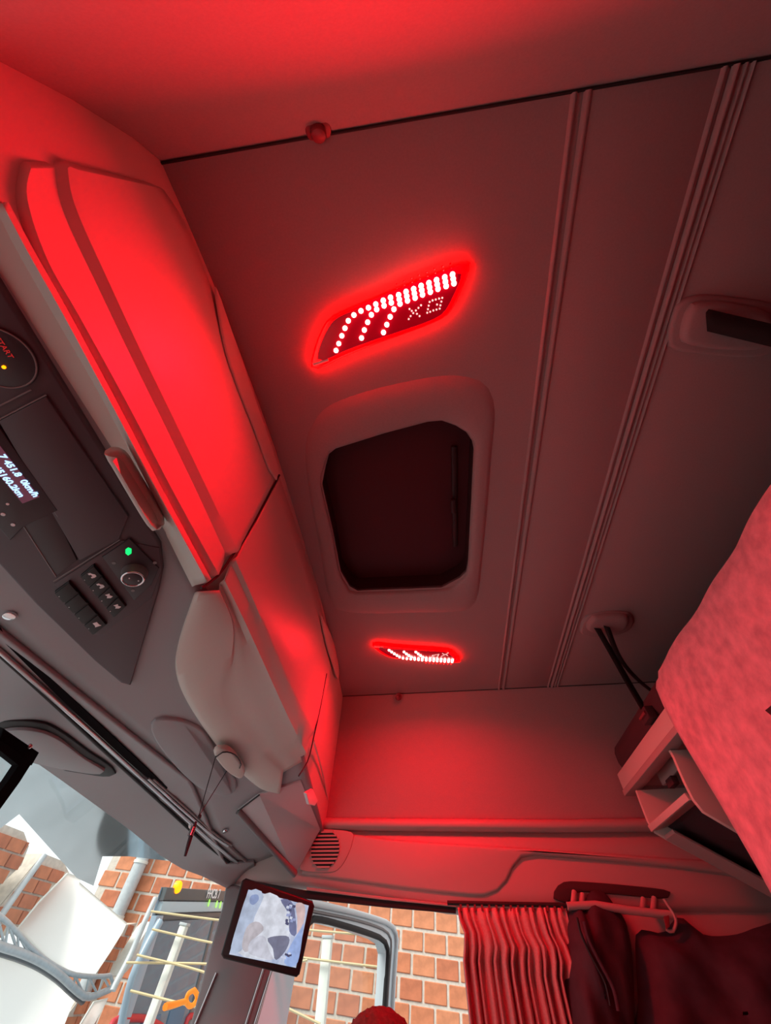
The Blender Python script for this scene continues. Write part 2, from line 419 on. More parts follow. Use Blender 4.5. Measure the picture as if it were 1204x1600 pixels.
# rear wall and floor
struct(abox('wall_back', XB - .03, XB, -2.3, .4, -1.05, 1.13, 'header2', None, 0))
struct(abox('floor', XB, 1.68, -2.25, .33, -1.09, -1.05, 'floor', None, 0))
struct(abox('wall_front', 1.66, 1.70, -2.25, .33, -1.05, -.47, 'header', None, 0))

# ---- overhead shelf: underside from the locker lip to the windscreen header
ys_h = np.linspace(.27, -2.18, 50)
# glass edge, found on the photograph right of centre, carried on to the left by symmetry
gpx = [(60, 1185), (110, 1221), (160, 1258), (205, 1291), (255, 1333), (285, 1352), (320, 1365), (352, 1382)]
gx = [1.22, 1.22, 1.21, 1.19, 1.15, 1.10, 1.02, .93]
gp = [onx(p, x) for p, x in zip(gpx, gx)]
gy = np.array([q[1] for q in gp]); gzv = np.array([q[2] for q in gp]); gxx = np.array(gx)
o_ = np.argsort(gy)
def ge(y):
    if y > gy.max(): y = min(-1.92 - y, gy.max()) if y > -.96 else gy.max()
    y = max(y, gy.min())
    return np.interp(y, gy[o_], gxx[o_]), np.interp(y, gy[o_], gzv[o_])
def hx1_(y): return min(.94, ge(y)[0] - .09)
head = struct(empty('trim_3'), 'dark grey underside of the overhead shelf above the windscreen')
rows = []
for t in np.linspace(0, 1, 12):
    r = []
    for y in ys_h:
        x0 = .545; x1 = hx1_(y)
        x = x0 + (x1 - x0) * t; r.append((x, y, kz(x, y)))
    rows.append(r)
loft('shelf_underside', rows, 'header', head, solid=.02, offset=1)
rows = []
for t in (0, .04, .08, .5, .93, 1.0, 1.0):
    r = []
    for y in ys_h:
        a = np.array([hx1_(y), y, kz(hx1_(y), y)]); g = ge(y); b_ = np.array([g[0], y, g[1]])
        P_ = a * (1 - t) + b_ * t + np.array([0, 0, .012 * math.sin(math.pi * t)])
        r.append(P_)
    rows.append(r)
rows[-1] = [q + np.array([.03, 0, .03]) for q in rows[-1]]
loft('header_panel', rows, 'header', head, solid=.01, offset=1)
loft('header_edge', [[np.array([ge(y)[0] - .012, y, ge(y)[1] + .002]) for y in ys_h], [np.array([ge(y)[0] - .002, y, ge(y)[1] - .008]) for y in ys_h], [np.array([ge(y)[0] + .006, y, ge(y)[1] - .004]) for y in ys_h]], 'sidegrey', head)
abox('shelf_closing', 1.24, 1.27, -2.28, .35, .47, 1.13, 'header', head, 0)
abox('shelf_side', .95, 1.25, -2.28, -2.20, .40, 1.13, 'header', head, 0)
abox('shelf_side', .95, 1.25, .28, .36, .40, 1.13, 'header', head, 0)

# ---- windscreen
win1 = struct(empty('window_1'), 'windscreen')
def wsx(y): return float(np.interp(abs(y + .96), [0, .7, 1.0, 1.15, 1.22], [.955, .95, .925, .90, .875]))
rows = []
for t in np.linspace(0, 1, 8):
    r = []
    for y in np.linspace(.24, -2.16, 30):
        g = ge(y); z = g[1] + .03 + (-.55 - g[1]) * t; x = g[0] + .012 + .42 * t
        r.append((x, y, z))
    rows.append(r)
loft('pane', rows, 'glass', win1)
# dashboard
dsh = struct(empty('wall_front_dashboard'), 'dark dashboard below the windscreen')
prof = [(.62, -1.0), (.60, -.70), (.62, -.58), (.70, -.52), (1.0, -.52), (1.66, -.52)]
loft('dash_top', [[(x + .05 * abs(y + .96), y, z) for y in np.linspace(.24, -2.16, 12)] for x, z in prof], 'dash', dsh)

# ---- right A-pillar (between windscreen and door)
ap = struct(empty('trim_4'), 'dark windscreen pillar behind the mirror screen')
pp = [(356, 1384), (372, 1384), (420, 1400), (428, 1470), (425, 1520), (402, 1600), (380, 1680), (285, 1680), (302, 1600), (330, 1490), (350, 1420)]
slab('pillar_cover', [ony(p, -2.165) for p in pp], (0, 1, 0), .03, 'header2', ap, b=.012, steps=3)
for a, b_, c_ in (((425, 1515), (398, 1600), 'silver'), ((412, 1512), (384, 1600), 'silver')):
    tube('pillar_seam', [ony(a, -2.13), ony(b_, -2.13)], .004, c_, ap)
tube('pillar_seam', [ony((338, 1520), -2.13), ony((305, 1600), -2.13)], .004, 'silver', ap)
# left pillar
abox('pillar_cover_driver', .88, .96, .22, .27, -.5, .36, 'header2', ap)

# ================================================================== FRONT LOCKERS
lock_body = struct(empty('wall_front_locker'), 'curved pale locker front above the windscreen')
ysb = np.linspace(.30, -2.22, 60); rows = []
for k in np.linspace(0, 1, 9):
    rows.append([(sx(y, 1.02 + ((.632 if y > -.60 else .705) - 1.02) * k), y, 1.02 + ((.632 if y > -.60 else .705) - 1.02) * k) for y in ysb])
rows.append([(.553, y, kz(.553, y)) for y in ysb])
rows.append([(.60, y, kz(.60, y) + .004) for y in ysb])
loft('locker_front', rows, 'lockgrey', lock_body, solid=.012, offset=1)

def panel(name, curves, offs, N, parent, mtl='lockgrey'):
    """curves: lists of pixels running along the locker; lofted on the locker face, each row with its own relief"""
    R_ = []
    for cpx, of in zip(curves, offs):
        R_.append([onS(p) + NS * of for p in smooth_line(cpx, N)])
    return R_
def shift(c, dx, dy): return [(p[0] + dx, p[1] + dy) for p in c]
# -- driver / centre locker door
top1 = [(249, 290), (285, 345), (322, 432), (355, 520), (388, 610), (412, 680), (431, 738)]
A1 = [(92, 254), (106, 325), (165, 455), (215, 560), (262, 655), (312, 758), (362, 862)]
A1b = [(82, 252), (96, 330), (156, 460), (206, 565), (253, 660), (303, 763), (352, 868)]
B1 = [(40, 254), (31, 310), (62, 405), (115, 498), (190, 632), (262, 768), (334, 897)]
B1b = [(32, 250), (24, 312), (53, 408), (106, 503), (180, 637), (253, 774), (325, 903)]
mid = [[((a[0] * (1 - k) + b_[0] * k), (a[1] * (1 - k) + b_[1] * k)) for a, b_ in zip(top1, A1)] for k in (.12, .35, .65, .9)]
door1 = empty('overhead_locker_door', 'large red lit locker door above the tachograph console', 'locker door', 'overhead locker doors')
R_ = panel('p', [top1] + mid + [shift(A1, 3, -2), A1, A1b, B1, B1b], [.003, .008, .012, .014, .015, .015, .0145, .003, .013, .001], 60, door1)
# the door's forward end rolls into the frame
for r in R_:
    r[0] = r[0] - NS * .006
loft('door_skin', R_, 'lockgrey', door1, solid=.004, offset=1, angle=25)
lens = [(329, 449), (336, 505), (347, 556), (366, 610), (392, 675), (419, 745), (430, 738), (410, 675), (380, 590), (350, 505)]
slab('finger_recess', Sp(smooth_line(lens, 30, True), .010), NS, .006, 'lockgrey', door1, b=.005, steps=3)
# frame lip strip with pull handle
lipA = [(0, 318), (40, 392), (95, 488), (170, 625), (243, 762), (322, 905)]
lipB = [(-40, 310), (0, 378), (62, 480), (140, 606), (215, 742), (302, 916)]
lip = empty('locker_lip', 'pale lower lip of the overhead locker beside the black console', 'trim')
rws = [[onS(p) + NS * .001 for p in smooth_line(shift(lipA, 3, -2), 40)], [onS(p) + NS * .010 for p in smooth_line(lipA, 40)], [onS(p) + NS * .010 for p in smooth_line(shift(lipA, -4, 3), 40)],
       [onx(p, .540) for p in smooth_line(shift(lipB, 5, -3), 40)], [onx(p, .553) for p in smooth_line(lipB, 40)], [onx(p, .560) + np.array([0, 0, .04]) for p in smooth_line(lipB, 40)]]
loft('lip_strip', rws, 'lockgrey', lip, solid=.003, offset=1)
def handle(name, px, host, label, thick=.02):
    P_ = host(smooth_line(px, 28, True)); P_ = np.array(P_)
    n_ = nrm((-.5, 0, -1))
    o = slab(name, P_, n_, thick, 'lockgrey', None, b=.009, steps=4)
    return tag(o, label, 'handle')
def Sp_h(px): return [onx(p, .525) for p in px]
def Kp_h(px): return Kp(px, .012)
handle('pull_handle', [(164, 704), (178, 698), (196, 704), (212, 728), (254, 800), (256, 815), (244, 822), (228, 812), (176, 725)], Sp_h, 'rounded pale pull handle on the lip above the tachograph', .022)

# -- passenger locker door
door2 = empty('overhead_locker_door', 'passenger side locker door lit grey at its rounded lower edge', 'locker door', 'overhead locker doors')
top2 = [(436, 747), (466, 835), (492, 918), (508, 980), (516, 1030), (514, 1062)]
A2 = [(366, 872), (392, 930), (425, 1010), (455, 1078), (475, 1120), (489, 1146)]
A2b = [(360, 878), (386, 936), (418, 1016), (448, 1084), (468, 1127), (484, 1153)]
B2 = [(350, 905), (378, 962), (410, 1032), (440, 1098), (460, 1140), (479, 1178)]
B2b = [(343, 911), (371, 969), (402, 1040), (433, 1107), (453, 1150), (473, 1188)]
mid = [[((a[0] * (1 - k) + b_[0] * k), (a[1] * (1 - k) + b_[1] * k)) for a, b_ in zip(top2, A2)] for k in (.12, .4, .75)]
in2 = [(341, 922), (362, 975), (360, 1030), (347, 1085), (378, 1140), (442, 1206)]
out2 = [(308, 924), (283, 1000), (279, 1050), (303, 1106), (355, 1178), (405, 1226), (438, 1237)]
N2 = 60
R_ = []
def blend(px, n_off):
    o = []
    for p in smooth_line(px, N2):
        a = np.linalg.norm(onS(p)); b_ = np.linalg.norm(onK(p)); d = ray(p); d = d / np.linalg.norm(d)
        t = (a ** 28 + b_ ** 28) ** (1 / 28)          # rounded meeting of locker face and underside
        o.append(d * (t - n_off))
    return o
for c_, of in zip([top2] + mid + [shift(A2, 3, -2), A2, A2b, B2, B2b], [.004, .009, .013, .015, .016, .0155, .004, .015, .003]): R_.append(blend(c_, of))
mixc = lambda a, b_, k: [tuple(q) for q in (np.array(smooth_line(a, 12)) * (1 - k) + np.array(smooth_line(b_, 12)) * k)]
R_ += [blend(mixc(B2b, in2, .3), .010), blend(mixc(B2b, in2, .65), .013), blend(mixc(B2b, in2, .86), .013), blend(in2, .022), blend(mixc(in2, out2, .15), .027), blend(mixc(in2, out2, .6), .031), blend(mixc(in2, out2, .88), .029),
       blend(out2, .022), blend(shift(out2, -2, 2), .012), blend(shift(out2, -2, 2), -.01)]
loft('door_skin', R_, 'lockgrey', door2, solid=.003, offset=1, angle=32)
lens2 = [(497, 962), (505, 1005), (516, 1040), (523, 1062), (525, 1045), (516, 1000)]
slab('finger_recess', Sp(smooth_line(lens2, 20, True), .010), NS, .006, 'lockgrey', door2, b=.004)
handle('pull_handle', [(334, 1158), (342, 1150), (358, 1152), (374, 1170), (382, 1188), (374, 1198), (360, 1192), (344, 1176)], lambda px: Kp(px, .030), 'pale pull handle with cord looped round it', .016)
# door split shadow gap
tube('door_gap', [onS(p) + NS * .007 for p in smooth_line([(433, 742), (412, 782), (386, 830), (360, 866), (336, 900), (310, 918)], 14)], .003, 'rubber', lock_body)
# end piece at the wall with its clip and groove
for pts in ([(508, 1052), (497, 1110), (488, 1150), (479, 1187), (464, 1212)],):
    tube('end_gap', [onS(p) + NS * .006 for p in smooth_line(pts, 14)], .0025, 'rubber', lock_body)
tube('end_groove', [onS(p) + NS * .0 for p in smooth_line([(490, 1158), (502, 1200), (510, 1240), (512, 1262)], 10)], .004, 'lockgrey', lock_body)
clip = slab('locker_clip', Sp([(473, 1238), (484, 1232), (492, 1250), (487, 1258), (478, 1256)], .002), NS, .012, 'white', None, b=.003)
tag(clip, 'small white clip at the wall end of the lockers', 'clip')

# grey flap at the right end of the underside
fl = empty('corner_storage_flap', 'pale grey flap under the shelf corner beside the speaker', 'flap')
Q = [onK((372, 1267)), onK((405, 1242)) , onK((470, 1221)), onx((500, 1296), .567), onx((461, 1366), .66)]
Q = np.array(Q); Q[3] *= min(1, 2.125 / abs(Q[3][1])); Q[4] *= min(1, 2.125 / abs(Q[4][1]))
ctr = Q.mean(0); up_ = np.array([.08, 0, .12])
V = [tuple(q - nrm(q) * .012) for q in Q] + [tuple(q + up_) for q in Q]
mesh('flap_body', V, [(0, 1, 4), (1, 2, 3, 4), (5, 6, 1, 0), (6, 7, 2, 1), (7, 8, 3, 2), (8, 9, 4, 3), (9, 5, 0, 4)], mat('flapgrey', (.50, .51, .52), .4), fl, True, 20)
e0, e1 = np.array(V[0]), np.array(V[4])
tube('flap_edge', [e0 - nrm(e0) * .004, e1 - nrm(e1) * .004], .012, 'header2', fl)
tube('flap_seam', [np.array(V[0]) - nrm(V[0]) * .004, np.array(V[1]) - nrm(V[1]) * .004], .003, 'black', fl)

# dished tray in the dark underside
tray_px = [(236, 1138), (240, 1124), (256, 1119), (290, 1124), (318, 1140), (345, 1180), (368, 1215), (368, 1232), (352, 1240), (330, 1236), (300, 1220), (255, 1172)]
tr = slab('underside_tray', Kp(smooth_line(tray_px, 40, True), .0), NK, .010, 'header', head, b=.008, steps=4)
for p in ((16, 960), (352, 1297)):
    q = onK(p); disc('screw', q + NK * .001, NK, .012, .006, 'chrome', head, 14)

# ---- blind cassette: slot and bright rails
bc = empty('windscreen_blind_cassette', 'slotted roller blind cassette with bright rails above the windscreen', 'blind')
slot = [(-60, 922), (0, 978), (100, 1075), (200, 1170), (262, 1228), (258, 1236), (195, 1182), (95, 1088), (0, 992), (-60, 936)]
slab('slot', Kp(slot, .002), NK, .004, 'matteblack', bc, b=0)
def ktube(name, px, r, mtl, off=.006, n=14): return tube(name, [onK(p) + NK * off for p in smooth_line(px, n)], r, mtl, bc, 8)
ktube('cassette_edge', [(-60, 958), (60, 1066), (160, 1156), (260, 1248), (330, 1312), (396, 1366)], .006, 'silver')
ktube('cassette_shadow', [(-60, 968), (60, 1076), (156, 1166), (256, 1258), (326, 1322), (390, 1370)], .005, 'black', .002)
ktube('blind_rail', [(232, 1212), (280, 1256), (330, 1300), (356, 1318)], .005, 'silver', .008)
ktube('blind_rail', [(240, 1214), (288, 1257), (336, 1300), (362, 1318)], .004, 'greyline', .006)
ktube('blind_rail', [(356, 1318), (380, 1340), (404, 1362)], .006, 'greyline', .004)
for p in ((300, 1288),):
    q = onK(p); box('guide_block', q + NK * .008, [nrm(onK((p[0] + 20, p[1] + 19)) - q), NK, np.cross(nrm(onK((p[0] + 20, p[1] + 19)) - q), NK)], (.016, .008, .007), 'header2' if p[0] != 300 else 'white', bc)
# curved pocket in the header (left) with dark rim
pk = empty('header_pocket', 'shallow oval pocket with black rim in the grey windscreen header', 'pocket')
def Hp(p):   # on the header panel
    def fn(P):
        g = ge(P[1]); xa = hx1_(P[1]); t = (P[0] - xa) / (g[0] - xa); z0 = kz(xa, P[1]); return P[2] - (z0 * (1 - t) + g[1] * t)
    return hit(p, fn)
NH = np.array([-.25, 0, -.97])
rim = [(-30, 1146), (0, 1126), (30, 1123), (70, 1127), (102, 1144), (140, 1172), (170, 1192), (182, 1206), (165, 1211), (130, 1206), (90, 1199), (40, 1186), (-30, 1170)]
P_ = [Hp(p) + NH * .001 for p in smooth_line(rim, 44, True)]
slab('pocket_rim', P_, NH, .006, 'black', pk, b=.004)
inn = [(-30, 1158), (0, 1138), (30, 1132), (68, 1136), (98, 1150), (135, 1178), (166, 1198), (150, 1202), (110, 1196), (60, 1185), (-30, 1164)]
slab('pocket_plate', [Hp(p) + NH * .006 for p in smooth_line(inn, 40, True)], NH, .010, 'header', pk, b=.003)

# ================================================================== OVERHEAD CONSOLE
con = empty('overhead_console', 'black overhead console with radio display, blank covers and switches', 'console')
cpx = [(-90, 300), (0, 432), (60, 530), (120, 628), (200, 760), (252, 846), (256, 884), (250, 915), (205, 1066), (190, 1062), (150, 1028), (60, 940), (0, 874), (-90, 770)]
slab('console_body', Kp(cpx, .0), NK, .012, 'console2', con, b=.006, steps=3)
def kslab(name, px, t, mtl, parent, off=.012, b=.002): return slab(name, Kp(px, off), NK, t, mtl, parent, b)
KX = nrm(onK((205, 900)) - onK((105, 740)))      # along the console, left to right for the reader
KXl = nrm(np.array([0, -1.0, 0])); KXl = nrm(KXl - NK * np.dot(KXl, NK)); KYl = np.cross(NK, KXl)   # reading directions
if KYl[2] < 0: KYl = -KYl
# parts
kslab('blank_cover', [(5, 652), (78, 614), (203, 800), (188, 836), (128, 868)], .005, 'console2', con)
kslab('lower_cover', [(42, 815), (88, 790), (124, 868), (92, 893)], .004, 'console', con)
tac = kslab('tachograph', [(-60, 628), (0, 652), (95, 790), (42, 815), (22, 836), (-60, 740)], .006, 'console', con)
dsp = kslab('display', [(-50, 622), (-8, 668), (68, 768), (42, 778), (-30, 690), (-60, 650)], .0012, 'tacho', con, .018, 0)
def ktext(body, p, size, mtl, off=.0205, parent=None, align='LEFT', bold=0.):
    return text('lettering', body, onK(p) + NK * off, KXl, KYl, size, mtl, parent, align, bold=bold)
ktext('7 451.8  0km/h', (60, 768), .0145, 'tachotext', .0205, dsp, 'RIGHT', .0004)
ktext('45160.2km', (38, 768), .0145, 'tachotext', .0205, dsp, 'RIGHT', .0004)
for p, s in (((3, 756), .0025), ((19, 779), .0025), ((12, 795), .0035), ((27, 811), .0035)):
    b_ = disc('button_mark', onK(p) + NK * .018, NK, s, .001, 'icon', con, 10, 0)
for a, b_ in (((0, 632), (55, 604)), ((5, 650), (78, 612)), ((43, 815), (92, 893)), ((42, 813), (90, 789)), ((88, 900), (190, 836)), ((0, 660), (95, 800))):
    pa, pb = onK(a) + NK * .016, onK(b_) + NK * .016
    tube('joint_line', [pa, pb], .0012, 'greyline', con, 6)
# speaker ring at the frame edge
ck = onK((6, 556)) + NK * .012
spk = disc('speaker_cover', ck, NK, .046, .004, 'console', con, 36)
u, v = frame_for(NK); tube('speaker_ring', [ck + NK * .004 + (u * math.cos(a) + v * math.sin(a)) * .044 for a in np.linspace(0, 2 * math.pi, 40)], .0012, 'greyline', con, 6)
ktext('START', (22, 556), .010, 'redtext', .0165, spk, 'RIGHT')
disc('indicator', onK((14, 569)) + NK * .016, NK, .0026, .002, 'orange', con, 10, 0)
# switch panel
frm = kslab('switch_panel', [(88, 905), (192, 838), (250, 850), (254, 884), (238, 928), (160, 985), (150, 985)], .004, 'console2', con, .010)
bank1 = [(90, 915), (112, 899), (170, 966), (150, 982)]
bank2 = [(130, 890), (150, 873), (200, 938), (182, 955)]
kn = [(163, 862), (205, 834), (250, 880), (238, 906), (212, 930)]
for px in (bank1, bank2): kslab('switch_bank', px, .005, 'black', con, .014)
kslab('knob_plate', kn, .004, 'console', con, .014)
def lerp(a, b_, t): return (a[0] * (1 - t) + b_[0] * t, a[1] * (1 - t) + b_[1] * t)
for bank, icons in ((bank1, [(3, 'bar')]), (bank2, [(0, 'car'), (1, 'car'), (2, 'lamp'), (3, 'lamp')])):
    for k in range(4):
        a = lerp(bank[0], bank[3], (k + .08) / 4); b_ = lerp(bank[1], bank[2], (k + .08) / 4); c_ = lerp(bank[1], bank[2], (k + .92) / 4); d_ = lerp(bank[0], bank[3], (k + .92) / 4)
        key = kslab('switch', [a, b_, c_, d_], .003, 'black', con, .019, .001)
        cc = lerp(lerp(a, b_, .6), lerp(d_, c_, .6), .5)
        dd = disc('tell_tale', onK(lerp(lerp(a, b_, .08), lerp(d_, c_, .08), .4)) + NK * .0215, NK, .0012, .0008, 'icon', key, 8, 0)
        for ki, kind in icons:
            if ki == k:
                q = onK(cc) + NK * .0222; s = .0075
                if kind == 'car': sh_ = [(-1, -.6), (-1, .1), (-.5, .3), (-.1, .8), (.7, .8), (1, .2), (1, -.6), (.5, -.6), (.4, -.1), (-.3, -.1), (-.4, -.6)]
                elif kind == 'lamp': sh_ = [(-.9, .7), (-.2, .4), (.5, .9), (.9, .1), (.5, -.8), (-.2, -.3), (-.9, -.6)]
                else: sh_ = [(-.9, .6), (.4, .6), (1, .9), (1, -.9), (.4, -.6), (-.9, -.6)]
                slab('icon', [q + KXl * x * s + KYl * y * s for x, y in sh_], NK, .0006, 'icon', key, 0)
kc = onK((213, 886)) + NK * .017
def cone(name, c, n, r0, r1, h, mtl, parent):
    u, v = frame_for(n); rows = []
    for r_, t in ((r0, 0), (r0, h * .15), (r1, h * .85), (r1 * .93, h)):
        rows.append([c + n * t + (u * math.cos(a) + v * math.sin(a)) * r_ for a in np.linspace(0, 2 * math.pi, 28, endpoint=False)])
    V = [q for r in rows for q in r]; Fc = [(i * 28 + j, i * 28 + (j + 1) % 28, (i + 1) * 28 + (j + 1) % 28, (i + 1) * 28 + j) for i in range(3) for j in range(28)] + [tuple(range(84, 112))]
    return mesh(name, V, Fc, mtl, parent, True, 40)
knob = cone('rotary_knob', kc, NK, .026, .022, .022, mat('knobgrey', (.12, .12, .12), .35), con)
u, v = frame_for(NK)
tube('knob_ring', [kc + NK * .0215 + (u * math.cos(a) + v * math.sin(a)) * .0205 for a in np.linspace(0, 2 * math.pi, 32)], .0022, 'chrome', knob, 8)
disc('knob_face', kc + NK * .0215, NK, .018, .0015, 'console', knob)
for dx, dy in ((.008, .008), (-.006, -.004)): disc('knob_mark', kc + NK * .0232 + KXl * dx + KYl * dy, NK, .0016, .0006, 'icon', knob, 8, 0)
slab('green_lamp', Kp([(199, 850), (203, 847), (208, 849), (208, 856), (203, 859), (199, 856)], .018), NK, .001, 'green', con, 0)
for p in ((181, 871), (210, 914), (244, 871)): disc('knob_legend', onK(p) + NK * .0182, NK, .004, .0006, 'greyline', con, 10, 0)

# ================================================================== ROOF LAMPS
l1o = [(487, 571), (494, 535), (508, 504), (522, 490), (560, 473), (620, 448), (680, 424), (722, 408), (733, 410), (730, 425), (718, 455), (706, 480), (694, 493), (670, 505), (630, 520), (580, 538), (535, 556), (505, 571)]
def zoom(p): return (450 + p[0] / 3.44, 380 + p[1] / 3.44)
dots = []
for a in [(257, 577), (272, 540), (288, 498), (305, 457), (323, 417), (353, 386), (391, 364), (431, 347), (394, 510), (409, 467), (427, 425), (447, 385), (512, 480), (530, 438), (548, 396), (568, 355)]: dots.append((zoom(a), 1))
cols = [(473, 342), (513, 322), (552, 306), (597, 302), (637, 285), (678, 270), (718, 253), (760, 238), (801, 222), (845, 207), (887, 192)]
for k, a in enumerate(cols):
    h_ = 14 if k < 3 else 24
    for s in ((-1, 1) if k < 3 else (-1, 0, 1)): dots.append((zoom((a[0] + s * .16 * h_, a[1] + s * h_)), 1))
ghost = [(zoom((x, y)), 0) for x, y in [(c[0] - 12, c[1] - 62) for c in cols[3:]] + [(c[0] - 16, c[1] - 82) for c in cols[3:]]]
letX = [(648, 408), (658, 392), (672, 376), (686, 362), (700, 348), (714, 334), (652, 354), (664, 364), (692, 380), (706, 392)]
letG = [(747, 374), (751, 355), (755, 336), (760, 316), (776, 308), (793, 303), (811, 298), (828, 294), (823, 314), (818, 334), (814, 352), (797, 357), (780, 362), (763, 369), (800, 330)]
YC = -.92
def lamp(mirror, label):
    L = empty('roof_lamp', label, 'lamp', 'red light bar roof lamps')
    f = (lambda P: np.array([P[0] + .022, 2 * YC - P[1], P[2]])) if mirror else (lambda P: np.array(P))
    base = np.array([f(onz(p)) for p in smooth_line(l1o, 50, True)])
    ctr = base.mean(0)
    slab('bezel', base, DOWN, .018, 'redlens', L, b=.005, steps=3)
    inn = np.array([ctr + (q - ctr) * np.array([.90, .80, 1]) for q in base])
    slab('face', inn + DOWN * .018, DOWN, .002, 'lampbase', L, b=.001)
    zf = 1 - .022
    # one led mesh, shared
    if 'led' not in LED:
        me = bpy.data.meshes.new('led'); bm = bmesh.new(); bmesh.ops.create_icosphere(bm, subdivisions=2, radius=.0058); bm.to_mesh(me); bm.free(); me.materials.append(M['led'])
        for fc in me.polygons: fc.use_smooth = True
        LED['led'] = me
        me = bpy.data.meshes.new('led_dim'); bm = bmesh.new(); bmesh.ops.create_icosphere(bm, subdivisions=1, radius=.0022); bm.to_mesh(me); bm.free(); me.materials.append(M['redlens']); LED['dim'] = me
    for (p, on) in dots:
        q = f(onz(p, zf)); o = bpy.data.objects.new('led', LED['led']); COL.objects.link(o); o.location = q; o.parent = L
    for (p, on) in ghost:
        q = f(onz(p, zf)); o = bpy.data.objects.new('unlit_led', LED['dim']); COL.objects.link(o); o.location = q; o.parent = L
    # dotted lettering XG; the far lamp carries it turned half round
    P_ = [onz(zoom(p), zf) for p in letX + letG]; c0 = np.mean(P_, 0)
    bm = bmesh.new()
    for q in P_:
        if mirror: q = f(c0) - (q - c0) * np.array([1, 1, 0])
        bmesh.ops.create_icosphere(bm, subdivisions=1, radius=.0024, matrix=Matrix.Translation(Vector(tuple(q))))
    me = bpy.data.meshes.new('lettering'); bm.to_mesh(me); bm.free(); link('lettering', me, 'leddim', L)
    # pale moulding at the lamp's front tip
    tip = f(onz((489, 569), .985)); tip2 = f(onz((513, 561), .985))
    tube('tip_moulding', [tip, tip2], .005, 'white', L)
    ld = bpy.data.lights.new('roof_lamp_light', 'AREA'); ld.shape = 'RECTANGLE'; ld.size = .30; ld.size_y = .07; ld.energy = LAMP_W; ld.color = (1, .0, .012); ld.spread = math.radians(163)
    lo = bpy.data.objects.new('roof_lamp_light', ld); COL.objects.link(lo); lo.location = ctr + DOWN * .032
    a_ = f(onz((500, 540))); b2 = f(onz((715, 450))); lo.rotation_euler = (0, 0, math.atan2(b2[1] - a_[1], b2[0] - a_[0])); lo.parent = L
    return L
LED = {}
lamp(False, 'red led roof lamp showing XG, nearer the driver')
lamp(True, 'red led roof lamp beyond the roof hatch')

# round fasteners on the seams
def knob_fast(p, z, label, y, r):
    q = onz(p, z); K_ = empty('lining_fastener', label, 'fastener', 'lining fasteners')
    n_ = nrm((0, -.7 if y > -1 else .7, -.7))
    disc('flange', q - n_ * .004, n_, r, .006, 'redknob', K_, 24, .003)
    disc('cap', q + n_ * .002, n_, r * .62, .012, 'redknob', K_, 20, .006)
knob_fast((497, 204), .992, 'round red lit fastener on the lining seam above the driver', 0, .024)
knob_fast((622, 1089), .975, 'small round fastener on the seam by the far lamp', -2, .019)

# ================================================================== RIGHT WALL ITEMS
# speaker grille
sg = empty('wall_speaker_grille', 'slotted round speaker grille in the lining beside the grey flap', 'speaker grille')
gpx_ = [(487, 1300), (505, 1296), (548, 1300), (552, 1312), (543, 1338), (530, 1358), (512, 1364), (470, 1360), (472, 1345)]
slab('grille_plate', [ony(p, YR + .012) for p in smooth_line(gpx_, 36, True)], (0, 1, 0), .008, 'sidegrey', sg, b=.004)
gc = ony((508, 1327), YR + .021)
disc('grille_recess', gc, (0, 1, 0), .062, .001, 'rubber', sg, 30, 0)
for k in range(10):
    dz = -.058 + .0129 * k; hw = math.sqrt(max(.0, .064 ** 2 - dz * dz))
    abox('slat', gc[0] - hw, gc[0] + hw, gc[1], gc[1] + .006, gc[2] + dz - .003, gc[2] + dz + .003, 'sidegrey', sg, 0)
# grab handle
gh = empty('grab_handle', 'moulded red lit grab handle on the side wall above the coats', 'handle')
rec = [(864, 1404), (868, 1388), (882, 1378), (920, 1379), (980, 1384), (1038, 1391), (1046, 1399), (1030, 1404), (960, 1398), (905, 1394), (893, 1402), (888, 1411)]
slab('handle_recess', [ony(p, YR + .006) for p in smooth_line(rec, 36, True)], (0, 1, 0), .010, 'mattress', gh, b=.003)
for p in ((897, 1402), (910, 1406), (1005, 1413), (1022, 1412)):
    a = ony((p[0], p[1] - 8), YR + .02); b_ = ony((p[0] - 2, p[1] + 14), YR + .05); tube('handle_post', [a, b_], .010, 'sidegrey', gh)
tube('handle_bar', [ony(p, YR + .06) for p in ((886, 1416), (930, 1414), (980, 1422), (1032, 1428), (1052, 1430))], .012, 'sidegrey', gh)
# coat hook near the rear coat
hk = empty('coat_hook', 'small hook with red tag holding the rear dark coat', 'hook')
tube('hook_wire', [ony(p, YR + .07) for p in smooth_line([(1036, 1404), (1050, 1425), (1056, 1440), (1050, 1456), (1040, 1452)], 12)], .005, 'sidegrey', hk)
slab('tag', [ony(p, YR + .075) for p in ((1036, 1432), (1044, 1430), (1046, 1448), (1040, 1452))], (0, 1, 0), .004, 'redknob', hk, b=.001)

# curtain
cur = empty('side_curtain', 'pleated dusky curtain gathered at the rear edge of the side window', 'curtain')
NX, NZ = 220, 36
yc_ = YR + .05
V = []; Fc = []
ztop, zbot = .205, -.95
for i in range(NZ):
    t = i / (NZ - 1); z = ztop + (zbot - ztop) * t
    for j in range(NX):
        s = j / (NX - 1)
        x = -.018 - .40 * s - .02 * t
        kink = .014 * math.exp(-((z - (.13 - .05 * s)) / .03) ** 2)
        ph = s * 2 * math.pi * 15 + .7 * math.sin(s * 9) + (.9 * math.sin(s * 23) if z > .12 - .05 * s else 0)
        amp = .011 + .006 * math.sin(s * 17 + 1) + (.006 if z < .1 else 0)
        amp *= min(1, .35 + (ztop - z) * 12)
        V.append((x + .004 * math.sin(ph * .5) - kink * 1.2, yc_ + amp * math.sin(ph) + kink, z))
for i in range(NZ - 1):
    for j in range(NX - 1): Fc.append((i * NX + j, i * NX + j + 1, (i + 1) * NX + j + 1, (i + 1) * NX + j))
